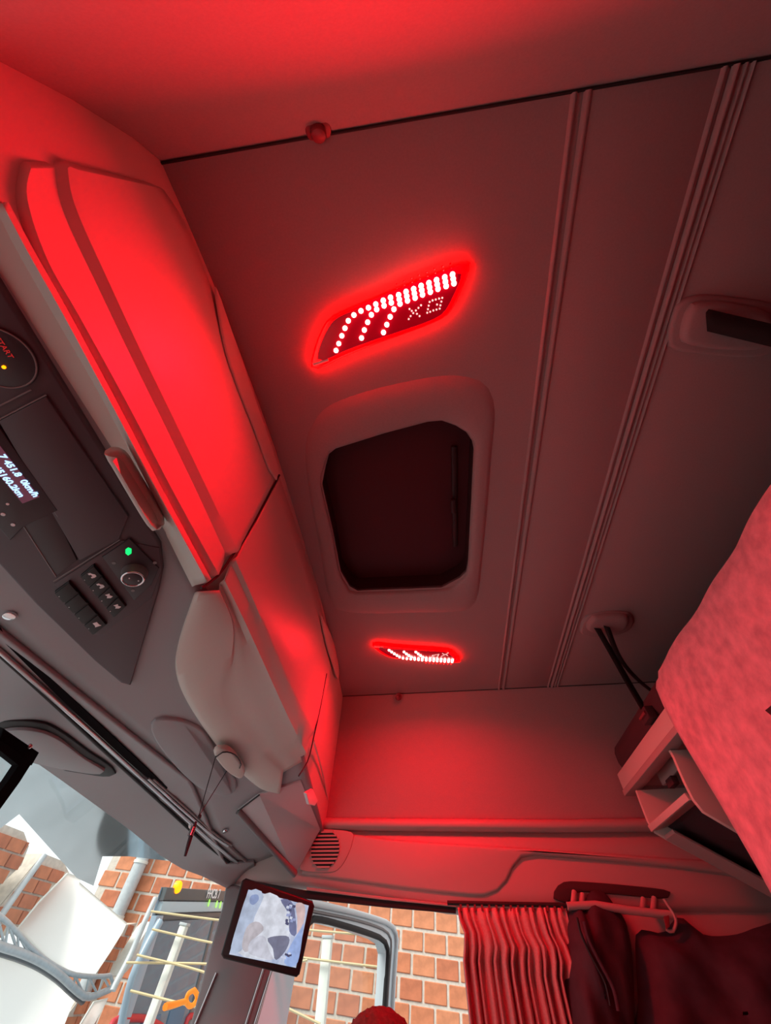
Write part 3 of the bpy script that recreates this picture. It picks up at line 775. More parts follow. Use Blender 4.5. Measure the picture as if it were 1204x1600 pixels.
co = mesh('curtain_cloth', V, Fc, 'curtain', cur, True, 180)
md = co.modifiers.new('solid', 'SOLIDIFY'); md.thickness = .002
tube('curtain_rail', [(.02, yc_, .218), (-.44, yc_, .212)], .007, 'rubber', cur)
for j in range(16):
    x = -.03 - .40 * j / 15
    abox('glider', x - .004, x + .004, yc_ - .004, yc_ + .006, .196, .216, 'redknob', cur, 0)

# coats hanging on the handle
def coat(name, outline, y0, depth, label, seed, mtl, pleats, top=.0):
    """a hanging coat: outline is its silhouette against the wall, the cloth swells from the wall"""
    o = empty(name, label, 'coat', 'coats on the side wall')
    P_ = np.array([ony(p, y0) for p in smooth_line(outline, 90, True)])
    ctr = P_.mean(0); r_ = np.random.RandomState(seed)
    rows = []
    for t in np.linspace(0, 1, 14):
        row = []
        for q in P_:
            s = 1 - t; v_ = ctr + (q - ctr) * (s if s > .02 else .02)
            d = depth * (1 - s ** 4)
            d += .020 * math.sin(v_[0] * pleats + v_[2] * 9 + seed) * (1 - s ** 3) + .010 * math.sin(v_[0] * pleats * 2.3 - v_[2] * 14) * (1 - s ** 2)
            row.append(np.array([v_[0], y0 + d, v_[2]]))
        rows.append(row)
    loft('cloth', rows, mtl, o, closed=True, angle=180)
    return o
c1 = coat('dark_coat', [(878, 1470), (884, 1428), (898, 1404), (908, 1420), (916, 1400), (926, 1391), (944, 1395), (962, 1418), (978, 1444), (988, 1500), (992, 1600), (996, 1720), (884, 1720), (880, 1600)], YR + .02, .10, 'dark zipped coat hanging from the grab handle next to the curtain', 3, 'jacket', 34)
zp = [ony(p, YR + .150) for p in smooth_line([(912, 1440), (920, 1470), (940, 1510), (958, 1545), (966, 1580)], 14)]
tube('zip', zp, .006, 'jacket2', c1); tube('collar_seam', [q + np.array([.02, .0, .01]) for q in zp], .004, 'black', c1)
c2 = coat('dark_coat', [(992, 1474), (1000, 1453), (1035, 1458), (1050, 1440), (1062, 1432), (1085, 1450), (1105, 1462), (1150, 1460), (1185, 1448), (1240, 1440), (1300, 1500), (1320, 1720), (1004, 1720), (996, 1560)], YR + .02, .075, 'dark bulky coat on the hook under the bunk bins', 8, 'jacket2', 20)

# ================================================================== UPPER BUNK
bk = empty('upper_bunk', 'upper bunk platform with pale front rail hung on black straps', 'bunk')
abox('front_rail', -.825, -.79, -2.13, .20, .572, .632, 'lockgrey', bk, .005)
abox('rail_edge', -.835, -.785, -2.13, .20, .548, .571, 'sidegrey', bk, .004)
abox('board', XB, -.826, -2.13, .20, .585, .605, 'sidegrey', bk, 0)
mt = abox('bunk_mattress', XB + .01, -.80, -2.12, .19, .634, .735, 'mattress', None, .035)
tag(mt, 'dark mattress lying on the upper bunk', 'mattress')
# ceiling anchors and straps
def anchor(px, strap_edges, ends, label, slabel, end_b):
    A = empty('strap_anchor', label, 'anchor', 'strap anchors in the ceiling')
    slab('anchor_base', Zp(smooth_line(px[0], 40, True)), DOWN, .012, 'lining', A, b=.010, steps=4)
    slab('anchor_cup', Zp(smooth_line(px[1], 40, True), .99), DOWN, .02, 'lining', A, b=.015, steps=4)
    return A
anchor(([(1040, 528), (1052, 480), (1078, 462), (1130, 462), (1220, 480), (1232, 530), (1180, 556), (1090, 552), (1048, 545)], [(1060, 525), (1070, 484), (1090, 470), (1150, 474), (1200, 492), (1190, 540), (1130, 545), (1075, 538)]), None, None, 'moulded strap anchor in the ceiling nearer the driver', '', None)
anchor(([(905, 985), (912, 964), (935, 956), (978, 955), (988, 968), (978, 984), (940, 994), (915, 992)], [(915, 980), (922, 964), (940, 959), (974, 958), (980, 968), (970, 980), (940, 987)]), None, None, 'moulded strap anchor in the ceiling by the far end of the bunk', '', None)
def band(name, ctrs, wdir, wd, label, th=.003):
    C_ = smooth_line(ctrs, 24); wdir = nrm(wdir)
    o = loft(name, [[q - wdir * wd / 2 for q in C_], [q + wdir * wd / 2 for q in C_]], 'strap', None, solid=th, offset=0)
    return tag(o, label, 'strap', 'bunk straps')
s1 = onz((1103, 500), .966); s1b = onx((1204, 524), -.80)
d1 = s1b - s1
band('bunk_strap', [s1, s1 + d1 * .5, s1b, s1b + d1 * 1.2, s1b + d1 * 2.3 + np.array([0, 0, .01])], (.25, 1, .35), .050, 'wide black strap running down from the ceiling nearer the driver')
s2 = onz((933, 982), .966)
band('bunk_strap', [s2, onx((955, 1020), -.76), onx((985, 1073), -.79), onx((1008, 1112), -.80)], (1, .3, .0), .030, 'red lit strap from the far ceiling anchor to the bunk rail')
band('bunk_strap', [s2 + np.array([-.035, .01, 0]), onx((965, 1023), -.78), onx((990, 1056), -.83), onx((1027, 1086), -.86), onx((1060, 1100), -.95)], (1, .3, .2), .026, 'slack black strap curving behind the hanging blanket')
bkl = empty('strap_buckle', 'dark strap buckle on the bunk rail beside the blanket', 'buckle')
q = onx((1012, 1118), -.785)
box('buckle_body', q, XYZ, (.016, .035, .022), 'mattress', bkl); tube('buckle_bar', [q + np.array([.018, -.03, 0]), q + np.array([.018, .03, 0])], .006, 'redknob', bkl)
# blanket over the bunk's front edge
bl = empty('fleece_blanket', 'rosy fleece blanket hanging over the front edge of the bunk', 'blanket')
rows = []
ysB = np.linspace(-1.415, -.42, 50)
pr = [(-1.05, .738), (-.95, .742), (-.86, .742), (-.815, .736), (-.793, .715), (-.784, .68), (-.778, .62), (-.775, .55), (-.774, .45), (-.773, .35), (-.772, .2), (-.772, .05), (-.772, -.10)]
for k, (x, z) in enumerate(pr):
    r = []
    for y in ysB:
        wv = .006 * math.sin(y * 9 + .5) * min(1, k / 6) + .004 * math.sin(y * 23 + z * 6)
        yy = y + (.018 * math.sin(z * 7) * (1 if y < -1.3 else .3)) * min(1, k / 5)
        dz = -.05 * ((y + 1.43) / 1.0 < .04) * (k > 2 and k < 5) * .3
        r.append((x + wv, yy, z + dz))
    rows.append(r)
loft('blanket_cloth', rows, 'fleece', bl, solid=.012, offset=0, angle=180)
mk = [onx(p, -.757) for p in ((1196, 1110), (1206, 1102), (1216, 1112), (1206, 1118))]
slab('dark_motif', mk, (1, 0, 0), .002, 'mattress', bl, b=0)
# storage bins under the bunk
bn = empty('under_bunk_bin', 'open pale storage bin below the bunk rail beside the wall', 'storage bin')
e_px = [(992, 1236), (1000, 1258), (1010, 1284), (1022, 1302), (1042, 1314), (1120, 1356), (1204, 1402), (1290, 1450), (1290, 1436), (1204, 1385), (1110, 1332), (1040, 1296), (1028, 1284), (1012, 1248), (1004, 1238)]
yb = -2.02
def clampb(q): return np.array([max(q[0], -1.19), q[1], min(q[2], .546)])
slab('end_plate', [clampb(ony(p, yb)) for p in [(992, 1236), (1000, 1258), (1010, 1284), (1022, 1302), (1042, 1314), (1120, 1356), (1204, 1402), (1290, 1450), (1330, 1300), (1100, 1190)]], (0, 1, 0), .014, 'lockgrey', bn, b=.004)
yd = -1.62
slab('divider', [clampb(ony(p, yd)) for p in [(1040, 1166), (1050, 1184), (1066, 1222), (1080, 1250), (1096, 1270), (1140, 1296), (1204, 1334), (1280, 1376), (1300, 1240), (1070, 1150)]], (0, 1, 0), .014, 'lockgrey', bn, b=.004)
a0, a1 = onx((1020, 1300), -.80), onx((1080, 1250), -.80)
slab('front_lip', [a0, a1, a1 + np.array([-.055, 0, .012]), a0 + np.array([-.055, 0, .012])], (0, 0, 1), .012, 'lockgrey', bn, b=.004)
slab('front_panel', [a0 + np.array([0, .0, .0]), a1 + np.array([0, 0, 0]), a1 + np.array([.004, 0, .02]), a0 + np.array([.004, 0, .02])], (1, 0, 0), .008, 'lockgrey', bn, b=.002)
b0, b1 = ony((1040, 1312), yb + .01), ony((1250, 1428), yb + .01)
slab('bottom_ledge', [b0, b1, b1 + np.array([0, .10, .0]), b0 + np.array([0, .10, .0])], (.3, 0, .95), .012, 'sidegrey', bn, b=.003)
c0_, c1_ = ony((1097, 1272), yd + .007), ony((1280, 1378), yd + .007)
abox('back_panel', -1.22, -1.20, -2.03, -1.2, .16, .58, 'mattress', bn, 0)
slab('bin_floor', [a0 + np.array([-.055, .0, .012]), a1 + np.array([-.055, 0, .012]), c1_ + np.array([0, 0, .05]), b1 + np.array([0, 0, .05])], (.3, 0, .95), .006, 'mattress', bn, b=0)
q = onx((1050, 1222), -.87); box('latch', q, XYZ, (.012, .03, .014), 'mattress', bn)
q = onx((1032, 1202), -.88); box('latch_plate', q + np.array([-.02, .02, 0]), XYZ, (.008, .10, .035), 'sidegrey', bn)

# ================================================================== MIRROR SCREEN
ms = empty('mirror_screen', 'tilted black framed camera mirror screen on the windscreen pillar', 'screen')
mo = onx((418, 1450), .66); mn = nrm(-mo + np.array([0, .0, .0]))
def mp(p, d=0.): return onplane(p, mo, mn) + mn * d
body = [mp(p) for p in ((384, 1372), (488, 1408), (491, 1416), (468, 1522), (463, 1527), (349, 1498), (345, 1491), (378, 1376))]
slab('bezel', [q - mn * .02 for q in body], mn, .026, 'black', ms, b=.006, steps=3)
scr = [(388, 1390), (482, 1415), (462, 1512), (358, 1491)]
sm = mat('screen_bg', (.02, .02, .03), .2, emit=(.42, .50, .66), estr=1.0)
def noisy_emit(m_, c0, c1, scale):
    nt = m_.node_tree; b = nt.nodes['Principled BSDF']; tc = nt.nodes.new('ShaderNodeTexCoord'); n = nt.nodes.new('ShaderNodeTexNoise'); n.inputs['Scale'].default_value = scale; n.inputs['Detail'].default_value = 5
    r = nt.nodes.new('ShaderNodeValToRGB'); r.color_ramp.elements[0].position = .38; r.color_ramp.elements[1].position = .62
    r.color_ramp.elements[0].color = (*c0, 1); r.color_ramp.elements[1].color = (*c1, 1)
    nt.links.new(tc.outputs['Object'], n.inputs['Vector']); nt.links.new(n.outputs['Fac'], r.inputs['Fac']); nt.links.new(r.outputs['Color'], b.inputs['Emission Color'])
noisy_emit(sm, (.36, .44, .62), (.56, .61, .74), 35)
S_ = slab('screen', [mp(p, .0062) for p in scr], mn, .0006, sm, ms, 0)
def pic(name, px, col, k, s=1.0):
    pm = mat('pic_' + name + str(k), (.01, .01, .01), .3, emit=col, estr=s)
    noisy_emit(pm, [c * .86 for c in col], [min(1, c * 1.14) for c in col], 35)
    slab(name, [mp(p, .0070 + .0003 * k) for p in (smooth_line(px, 24, True) if len(px) > 4 else px)], mn, .0002, pm, S_, 0)
pic('picture_road', [(410, 1398), (438, 1404), (452, 1440), (450, 1465), (430, 1498), (372, 1490), (392, 1452)], (.62, .66, .74), 0)
pic('picture_yard', [(390, 1392), (412, 1398), (398, 1432), (385, 1470), (376, 1486), (360, 1488), (372, 1440)], (.40, .48, .62), 1)
pic('picture_shade', [(386, 1448), (402, 1440), (412, 1452), (396, 1468), (386, 1488), (378, 1478)], (.46, .44, .48), 2)
pic('picture_truck_side', [(418, 1466), (446, 1462), (452, 1470), (444, 1488), (430, 1500), (426, 1482)], (.16, .18, .26), 3)
pic('picture_trailer', [(392, 1470), (412, 1462), (420, 1484), (426, 1500), (400, 1494), (388, 1488)], (.52, .54, .62), 4)
pic('picture_parked_row', [(438, 1406), (456, 1410), (462, 1440), (462, 1462), (452, 1456), (450, 1428)], (.14, .17, .30), 5)
pic('picture_wall', [(462, 1412), (476, 1416), (472, 1450), (464, 1460), (464, 1436)], (.62, .46, .46), 6)
pic('picture_sky', [(470, 1450), (474, 1444), (464, 1505), (444, 1505), (452, 1480)], (.30, .42, .72), 7)
pic('picture_car', [(392, 1400), (402, 1398), (404, 1406), (396, 1414), (390, 1410)], (.22, .30, .50), 8)
rr = np.random.RandomState(2)
for k in range(16):
    px_, py_ = rr.uniform(444, 460), rr.uniform(1410, 1460)
    pic('picture_fleck', [(px_, py_), (px_ + 4, py_ + 1), (px_ + 3, py_ + 5), (px_ - 1, py_ + 4)], [(.06, .08, .16), (.6, .66, .8), (.3, .36, .6)][k % 3], 9 + k)
for k in range(8):
    px_, py_ = rr.uniform(436, 452), rr.uniform(1482, 1498)
    pic('picture_fleck', [(px_, py_), (px_ + 4, py_ + 1), (px_ + 3, py_ + 4), (px_ - 1, py_ + 3)], [(.05, .06, .12), (.5, .55, .7)][k % 2], 26 + k)
tube('screen_arm', [mo - mn * .02 + np.array([0, 0, .05]), mo - mn * .10 + np.array([.03, 0, .06])], .02, 'black', ms)

# hanging cord with pendant
hc = empty('hanging_cord_pendant', 'thin black cord with a small pendant hanging from the locker handle', 'pendant')
kn_ = onx((310, 1276), .80)
top_a = onK((338, 1160)) + NK * .045; top_b = onK((374, 1174)) + NK * .045
tube('cord', [top_a, (top_a + kn_) / 2, kn_], .0014, 'black', hc, 6)
tube('cord', [top_b, onx((358, 1198), .79), kn_], .0014, 'black', hc, 6)
tube('cord', [top_b, onx((366, 1206), .79), onx((362, 1208), .79), top_b + np.array([.004, .004, 0])], .0016, 'redknob', hc, 6)
tube('cord_loop', [onK(p) + NK * .05 for p in smooth_line([(338, 1160), (350, 1152), (366, 1156), (376, 1170), (374, 1178)], 10)], .0022, 'black', hc, 6)
disc('knot', kn_, (-1, 0, 0), .006, .008, 'black', hc, 10)
pe = [onx(p, .80) for p in ((306, 1284), (300, 1300), (294, 1320), (289, 1338))]
tube('pendant_drop', pe, [.004, .007, .006, .004], 'jacket', hc, 8)
tube('pendant_bead', [onx((302, 1293), .80), onx((297, 1306), .80)], .0085, 'chrome', hc, 8)

# rear view device at the frame edge, on the windscreen
mv = empty('windscreen_mirror', 'black framed mirror at the top of the windscreen, cut by the picture edge', 'mirror')
def wp(p, d=.90): return onx(p, d)
fr = [(-70, 1130), (-10, 1158), (34, 1188), (38, 1194), (20, 1222), (-30, 1290), (-90, 1320)]
fi = [(-58, 1168), (-10, 1174), (18, 1196), (2, 1220), (-40, 1272), (-80, 1285)]
holed('mirror_frame', [wp(p, 1.10) for p in fr], [wp(p, 1.10) for p in fi], (-1, 0, 0), .02, 'matteblack', mv)
mesh('mirror_glass', [wp(p, 1.095) for p in fi], [tuple(range(len(fi)))], 'glassd', mv)
slab('mirror_mount', [wp(p, 1.11) for p in ((0, 1136), (56, 1174), (44, 1194), (-10, 1160))], (-1, .2, -.3), .02, 'matteblack', mv, b=.004)
disc('mount_screw', wp((46, 1166), 1.075), (-1, .2, -.3), .006, .004, 'chrome', mv, 12)

# dash lamp's key reflection, modelled as a glowing orange shape on the windscreen
ky = empty('key_reflection', 'orange dash lamp reflection, a glowing key shape low on the windscreen', 'glint')
kx = 1.04
ringc = onx((299, 1560), kx); ra = onx((303, 1546), kx) - ringc
tube('key_bow', [onx(p, kx) for p in smooth_line([(303, 1547), (308, 1556), (304, 1568), (296, 1572), (291, 1564), (294, 1553), (303, 1547)], 24)], .008, 'key', ky, 8)
tube('key_shaft', [onx((291, 1564), kx), onx((275, 1569), kx), onx((258, 1573), kx)], [.008, .009, .010], 'key', ky, 8)

# ================================================================== PASSENGER
seat = empty('passenger_seat', 'dark passenger seat below the side window', 'seat')
PX_, PY_ = .10, -1.46
box('seat_cushion', (.22, PY_, -.72), [nrm((1, 0, .1)), (0, 1, 0), nrm((-.1, 0, 1))], (.27, .25, .08), 'seat', seat, .05)
box('backrest', (-.17, PY_, -.46), [nrm((1, 0, .22)), (0, 1, 0), nrm((-.22, 0, 1))], (.06, .24, .34), 'seat', seat, .04)
abox('seat_base', .02, .40, PY_ - .2, PY_ + .2, -1.05, -.80, 'header', seat, .02)
per = empty('person', 'passenger with short reddish brown hair, only the crown of the head showing', 'person')
def skinned(name, pts, edges, rad, mtl, parent):
    me = bpy.data.meshes.new(name); me.from_pydata([tuple(p) for p in pts], edges, []); o = link(name, me, mtl, parent)
    md = o.modifiers.new('skin', 'SKIN'); me_s = o.data
    if not me_s.skin_vertices: bpy.context.view_layer.update()
    for i, r_ in enumerate(rad): me_s.skin_vertices[0].data[i].radius = (r_, r_)
    me_s.skin_vertices[0].data[0].use_root = True
    s = o.modifiers.new('sub', 'SUBSURF'); s.levels = 2; s.render_levels = 2
    for f in me_s.polygons: f.use_smooth = True
    md.use_smooth_shade = True
    return o
hx, hy, hz = .185, PY_ + .05, -.150
pts = [(.05, hy, -.50), (.06, hy, -.40), (.07, hy, -.33), (.10, hy, -.29), (.13, hy, -.235),
       (.08, hy - .17, -.34), (.14, hy - .22, -.48), (.32, hy - .17, -.52), (.08, hy + .17, -.34), (.14, hy + .22, -.48), (.32, hy + .17, -.52),
       (.10, hy - .10, -.52), (.46, hy - .12, -.50), (.50, hy - .12, -.92), (.10, hy + .10, -.52), (.46, hy + .12, -.50), (.50, hy + .12, -.92), (.60, hy - .12, -1.0), (.60, hy + .12, -1.0)]
ed = [(0, 1), (1, 2), (2, 3), (3, 4), (2, 5), (5, 6), (6, 7), (2, 8), (8, 9), (9, 10), (0, 11), (11, 12), (12, 13), (0, 14), (14, 15), (15, 16), (13, 17), (16, 18)]
rad = [.12, .12, .11, .06, .052, .06, .045, .035, .06, .045, .035, .08, .062, .05, .08, .062, .05, .045, .045]
skinned('body', pts, ed, rad, 'shirt', per)
def head_mesh():
    bm = bmesh.new(); bmesh.ops.create_icosphere(bm, subdivisions=4, radius=1.0)
    for v_ in bm.verts:
        x, y, z = v_.co
        sxx = .098 if x > 0 else .095; v_.co = Vector((x * sxx, y * .074 * (1 - .18 * max(0, -z)), z * .118))
        if x > .75 and -.25 < z < .1 and abs(y) < .2: v_.co.x += .022 * (1 - abs(y) / .2) * (1 - abs(z + .12) / .25 if abs(z + .12) < .25 else 0)
        if x > .5 and .0 < z < .22 and .25 < abs(y) < .5: v_.co.x -= .008
        v_.co += Vector((hx, hy, hz))
    me = bpy.data.meshes.new('head'); bm.to_mesh(me); bm.free(); return me
hd = link('head', head_mesh(), 'skin', per, True, 180)
for s in (-1, 1):
    disc('ear', np.array((hx - .005, hy + s * .070, hz - .005)), (0, s, 0), .026, .012, 'skin', hd, 14, .005)
    disc('eye', np.array((hx + .083, hy + s * .032, hz + .008)), (1, s * .25, 0), .012, .004, 'white', hd, 12, .002)
tube('mouth', [(hx + .083, hy - .022, hz - .062), (hx + .090, hy, hz - .064), (hx + .083, hy + .022, hz - .062)], .005, 'redknob', hd, 8)
def hair_mesh():
    bm = bmesh.new(); bmesh.ops.create_icosphere(bm, subdivisions=5, radius=1.0)
    r_ = np.random.RandomState(4)
    kill = [v_ for v_ in bm.verts if v_.co.z < -.15 or (v_.co.x > .45 and v_.co.z < .45)]
    bmesh.ops.delete(bm, geom=kill, context='VERTS')
    for v_ in bm.verts:
        k = 1.0 + .03 * r_.rand() + .02 * math.sin(v_.co.y * 60) * math.sin(v_.co.x * 40)
        v_.co = Vector((v_.co.x * .106 * k, v_.co.y * .084 * k, v_.co.z * .128 * k)) + Vector((hx, hy, hz))
    me = bpy.data.meshes.new('hair'); bm.to_mesh(me); bm.free(); return me
link('hair', hair_mesh(), 'hair', per, True, 60)

# ================================================================== OPEN PASSENGER DOOR
dr = struct(empty('door_1'), 'open grey passenger door with framed window')
hg = np.array([.80, -2.22, 0]); dd = nrm((-.36, -.93, 0)); dn = np.array([dd[1], -dd[0], 0]); dn = dn if dn[1] > 0 else -dn
def dp(p, d=0.): return onplane(p, hg, dn) + dn * d
fo = [(396, 1500), (430, 1405), (470, 1404), (540, 1421), (592, 1437), (606, 1448), (611, 1468), (607, 1520), (600, 1602), (596, 1660), (360, 1660)]
fi = [(424, 1640), (446, 1520), (462, 1448), (478, 1440), (530, 1452), (574, 1467), (586, 1475), (590, 1490), (587, 1540), (580, 1640)]
holed('window_frame', [dp(p) for p in fo], [dp(p) for p in fi], dn, .05, 'doorgrey', dr)
def dtube(name, px, r, mtl, d=.055): return tube(name, [dp(p, d) for p in smooth_line(px, 30)], r, mtl, dr, 8)
dtube('seal', [(452, 1490), (466, 1444), (480, 1437), (530, 1449), (576, 1464), (588, 1473), (592, 1490), (588, 1540), (580, 1640)], .012, 'rubber')
dtube('frame_edge', [(470, 1412), (540, 1427), (590, 1442), (602, 1453), (606, 1470), (602, 1520), (594, 1640)], .012, mat('edgegrey', (.62, .68, .70), .35))
dtube('frame_groove', [(470, 1424), (540, 1438), (584, 1452), (596, 1464), (598, 1480), (593, 1540), (586, 1640)], .006, 'greyline', .052)
mesh('pane', [dp(p, .02) for p in fi], [tuple(range(len(fi)))], 'glassd', dr)
lp = [dp(p) for p in ((360, 1660), (596, 1660))]
slab('door_panel', [lp[0], lp[1], lp[1] + np.array([0, 0, -1.2]), lp[0] + np.array([0, 0, -1.2])], dn, .06, 'doorgrey', dr, b=.01)
# pale door edge beside the pillar
slab('door_front_edge', [ony(p, -2.62) for p in ((424, 1470), (446, 1480), (444, 1530), (412, 1640), (388, 1640), (420, 1530))], (0, 1, 0), .03, mat('paleedge', (.72, .74, .70), .45), dr, b=.006)

# ================================================================== THE YARD OUTSIDE
gr = struct(box('ground', ext(20, 0, GZ - .05), EXT, (60, 60, .05), 'road', None, 0)); gr['label'] = 'pale grey yard paving'
# brick wall
WY_ = -9.0; BW, BH, MJ = .36, .24, .036
bwall = empty('brick_wall', 'orange hollow brick wall with pale mortar beyond the side window', 'wall')
ebox('mortar_bed', -7.0, 6.45, WY_ - .25, WY_ + .006, GZ, 4.2, 'mortar', bwall, 0)
def brick_mesh(mtl, nm, w_, h_, d_):
    bm = bmesh.new(); bmesh.ops.create_cube(bm, size=1.0)
    for v_ in bm.verts: v_.co = Vector((v_.co.x * w_, v_.co.y * d_, v_.co.z * h_))
    bmesh.ops.bevel(bm, geom=[e_ for e_ in bm.edges], offset=.008, segments=1, affect='EDGES')
    me = bpy.data.meshes.new(nm); bm.to_mesh(me); bm.free(); me.materials.append(M[mtl]); return me
BM_ = [brick_mesh(m_, 'brick', BW - MJ, BH - MJ, .04) for m_ in ('brick', 'brick_b', 'brick_c')]
rotE = Matrix(((FWE[0], 0, UPE[0]), (0, 1, 0), (FWE[2], 0, UPE[2]))).to_4x4()
def proj(P):
    d = P[0] * FV - P[1] * RV + P[2] * ZV
    return (CX + FPX * d[0] / d[2], CY + FPX * d[1] / d[2]) if d[2] > .01 else (9e9, 9e9)
cand = []
for r_ in range(0, 34):
    for c_ in range(-23, 27):
        x = c_ * BW + (BW / 2 if r_ % 2 else 0); z = GZ + (r_ + .5) * BH
        if x < -6.9 or x > 6.3: continue
        P_ = ext(x, WY_, z); px = proj(P_)
        vis = (130 < px[0] < 760 and 1325 < px[1] < 1625)
        cand.append((0 if vis else 1, np.linalg.norm(P_), P_))
cand.sort(key=lambda t: (t[0], t[1]))
stuffv, stufff = [], []
for k, (vis, _, P_) in enumerate(cand):
    jit = np.array([rng.uniform(-.006, .006), rng.uniform(-.003, .003), rng.uniform(-.005, .005)])
    if k < 300:
        o = bpy.data.objects.new('brick', BM_[rng.randint(3)]); COL.objects.link(o)
        o.matrix_world = Matrix.Translation(Vector(tuple(P_ + jit))) @ rotE
        o.parent = bwall
    else:
        b0 = len(stuffv)
        for a in (-1, 1):
            for b_ in (-1, 1):
                for c_ in (-1, 1): stuffv.append(P_ + jit + FWE * a * (BW - MJ) / 2 + LTE * b_ * .02 + UPE * c_ * (BH - MJ) / 2)
        stufff += [tuple(b0 + i for i in f_) for f_ in ((0, 1, 3, 2), (4, 6, 7, 5), (0, 4, 5, 1), (2, 3, 7, 6), (0, 2, 6, 4), (1, 5, 7, 3))]
st_ = mesh('brick_rest', stuffv, stufff, 'brick', bwall); st_['kind'] = 'stuff'
# downpipe on the wall
dpz = empty('wall_downpipe', 'pale green grey downpipe running up the brick wall', 'pipe')
px0 = ony((202, 1388), WY_ + .14)
tube('pipe', [px0 + UPE * t for t in (-3.0, -1, 0, 1, 2.4)], .11, 'galv', dpz, 14)
for t in (-.35, .35, 1.2): tube('pipe_clip', [px0 + UPE * (t - .02), px0 + UPE * (t + .02)], .125, 'postw', dpz, 14)

# bus
bus = empty('city_bus', 'blue grey city bus with dark header facing the truck', 'bus')
BX, BY0, BY1 = 2.62, -4.52, -7.05; ROLL = .10
def bf(p, d=0.): return onx(p, BX - d)
topl = bf((252, 1386)); UPB = nrm(UPE + np.array([0, .0, 0])); RB = nrm(np.array([0, -1.0, ROLL])); NB = np.array([-1.0, 0, 0])
def bp(u_, v_, d=0.): return topl + RB * u_ + np.array([0, 0, -1.0]) * v_ + NB * d      # metres on the bus front from its top left corner
GB = topl[2] - (ext(BX, 0, GZ)[2])
def bplate(name, u0, u1, v0, v1, t, mtl, d=0., parent=bus, b=.01): return slab(name, [bp(u0, v0, d), bp(u1, v0, d), bp(u1, v1, d), bp(u0, v1, d)], NB, t, mtl, parent, b)
hb = GB - .35
DB = np.array([.5, -.87, .03]) * 2.0
Vb = [bp(u_, v_, d_) for u_, v_, d_ in ((0, 0, 0), (2.5, 0, 0), (2.5, hb, 0), (0, hb, 0))]; Vb = Vb + [q + DB for q in Vb]
mesh('body', Vb, [(0, 1, 2, 3), (4, 5, 6, 7), (0, 1, 5, 4), (1, 2, 6, 5), (2, 3, 7, 6), (3, 0, 4, 7)], 'bluegrey', bus)
bplate('roof_visor', .02, 2.48, .0, .085, .05, 'busdark')
bplate('destination_band', .04, 2.46, .09, .165, .045, 'buspale')
bplate('sun_strip', .06, 2.44, .17, .21, .03, 'busdark')
bplate('windscreen', .10, 2.40, .215, 1.55, .02, 'busglass')
bplate('left_post', .0, .12, .18, 2.0, .05, 'bluegrey')
bplate('right_post', 2.38, 2.50, .18, 2.0, .05, 'bluegrey')
bplate('front_panel', .12, 2.38, 1.56, 2.35, .04, 'buspale')
bplate('bumper', .0, 2.5, 2.36, hb, .10, 'busdark')
bplate('inside_dash', .14, 2.36, .98, 1.04, .012, 'buspale', .02)
bplate('inside_seat_row', .14, 2.3, 1.30, 1.36, .012, 'buspale', .02)
bplate('windscreen_divider', 1.22, 1.28, .22, 1.55, .01, 'busdark', .02)
for u0 in (.35, .80, 1.45, 1.9): bplate('seat_back', u0, u0 + .30, .78, .98, .012, 'seatblue', .02)
tx = bf((322, 1403), .06)
text('lettering', 'FHCB 7', tx, RB, (0, 0, 1), .10, 'icon', bus, bold=.002)
for k, ch in enumerate('0 00:00 0'):
    if ch == ' ': continue
    p = lerp((324, 1416), (372, 1424), k / 8)
    text('led_digit', ch, bf(p, .06), RB, (0, 0, 1), .075, 'green' if False else M['busled'] if 'busled' in M else M.setdefault('busled', mat('busled', (.1, .4, .05), .4, emit=(.45, 1, .12), estr=1.2)), bus, bold=.002)
ml = disc('marker_lamp', bf((274, 1386), .03), NB, .045, .05, 'orange', bus, 16, .02)
for s in (-1, 1):
    for xx in (.3, .8):
        q = bp(1.25 + s * 1.0, GB - .48, 0) + DB * xx; disc('wheel', q - np.array([0, -s * .0, 0]), (0, -s * 1.0, 0), .48, .14, 'tyre', bus, 24, .03)
# wiper style mirror arm of the bus
tube('mirror_arm', [bf(p, .12) for p in smooth_line([(243, 1403), (226, 1440), (205, 1490), (182, 1535), (176, 1548)], 14)], .022, 'galv', bus, 8)
tube('mirror_stalk', [bf(p, .12) for p in smooth_line([(250, 1440), (228, 1480), (206, 1530), (190, 1600)], 10)], .03, 'bluegrey', bus, 8)

for px in ([(172, 1606), (180, 1594), (200, 1591), (228, 1592), (252, 1604)], [(288, 1606), (296, 1588), (318, 1592), (330, 1604)]):
    tube('red_rail', [bf(p, .03) for p in smooth_line(px, 10)], .022, 'red', bus, 8)
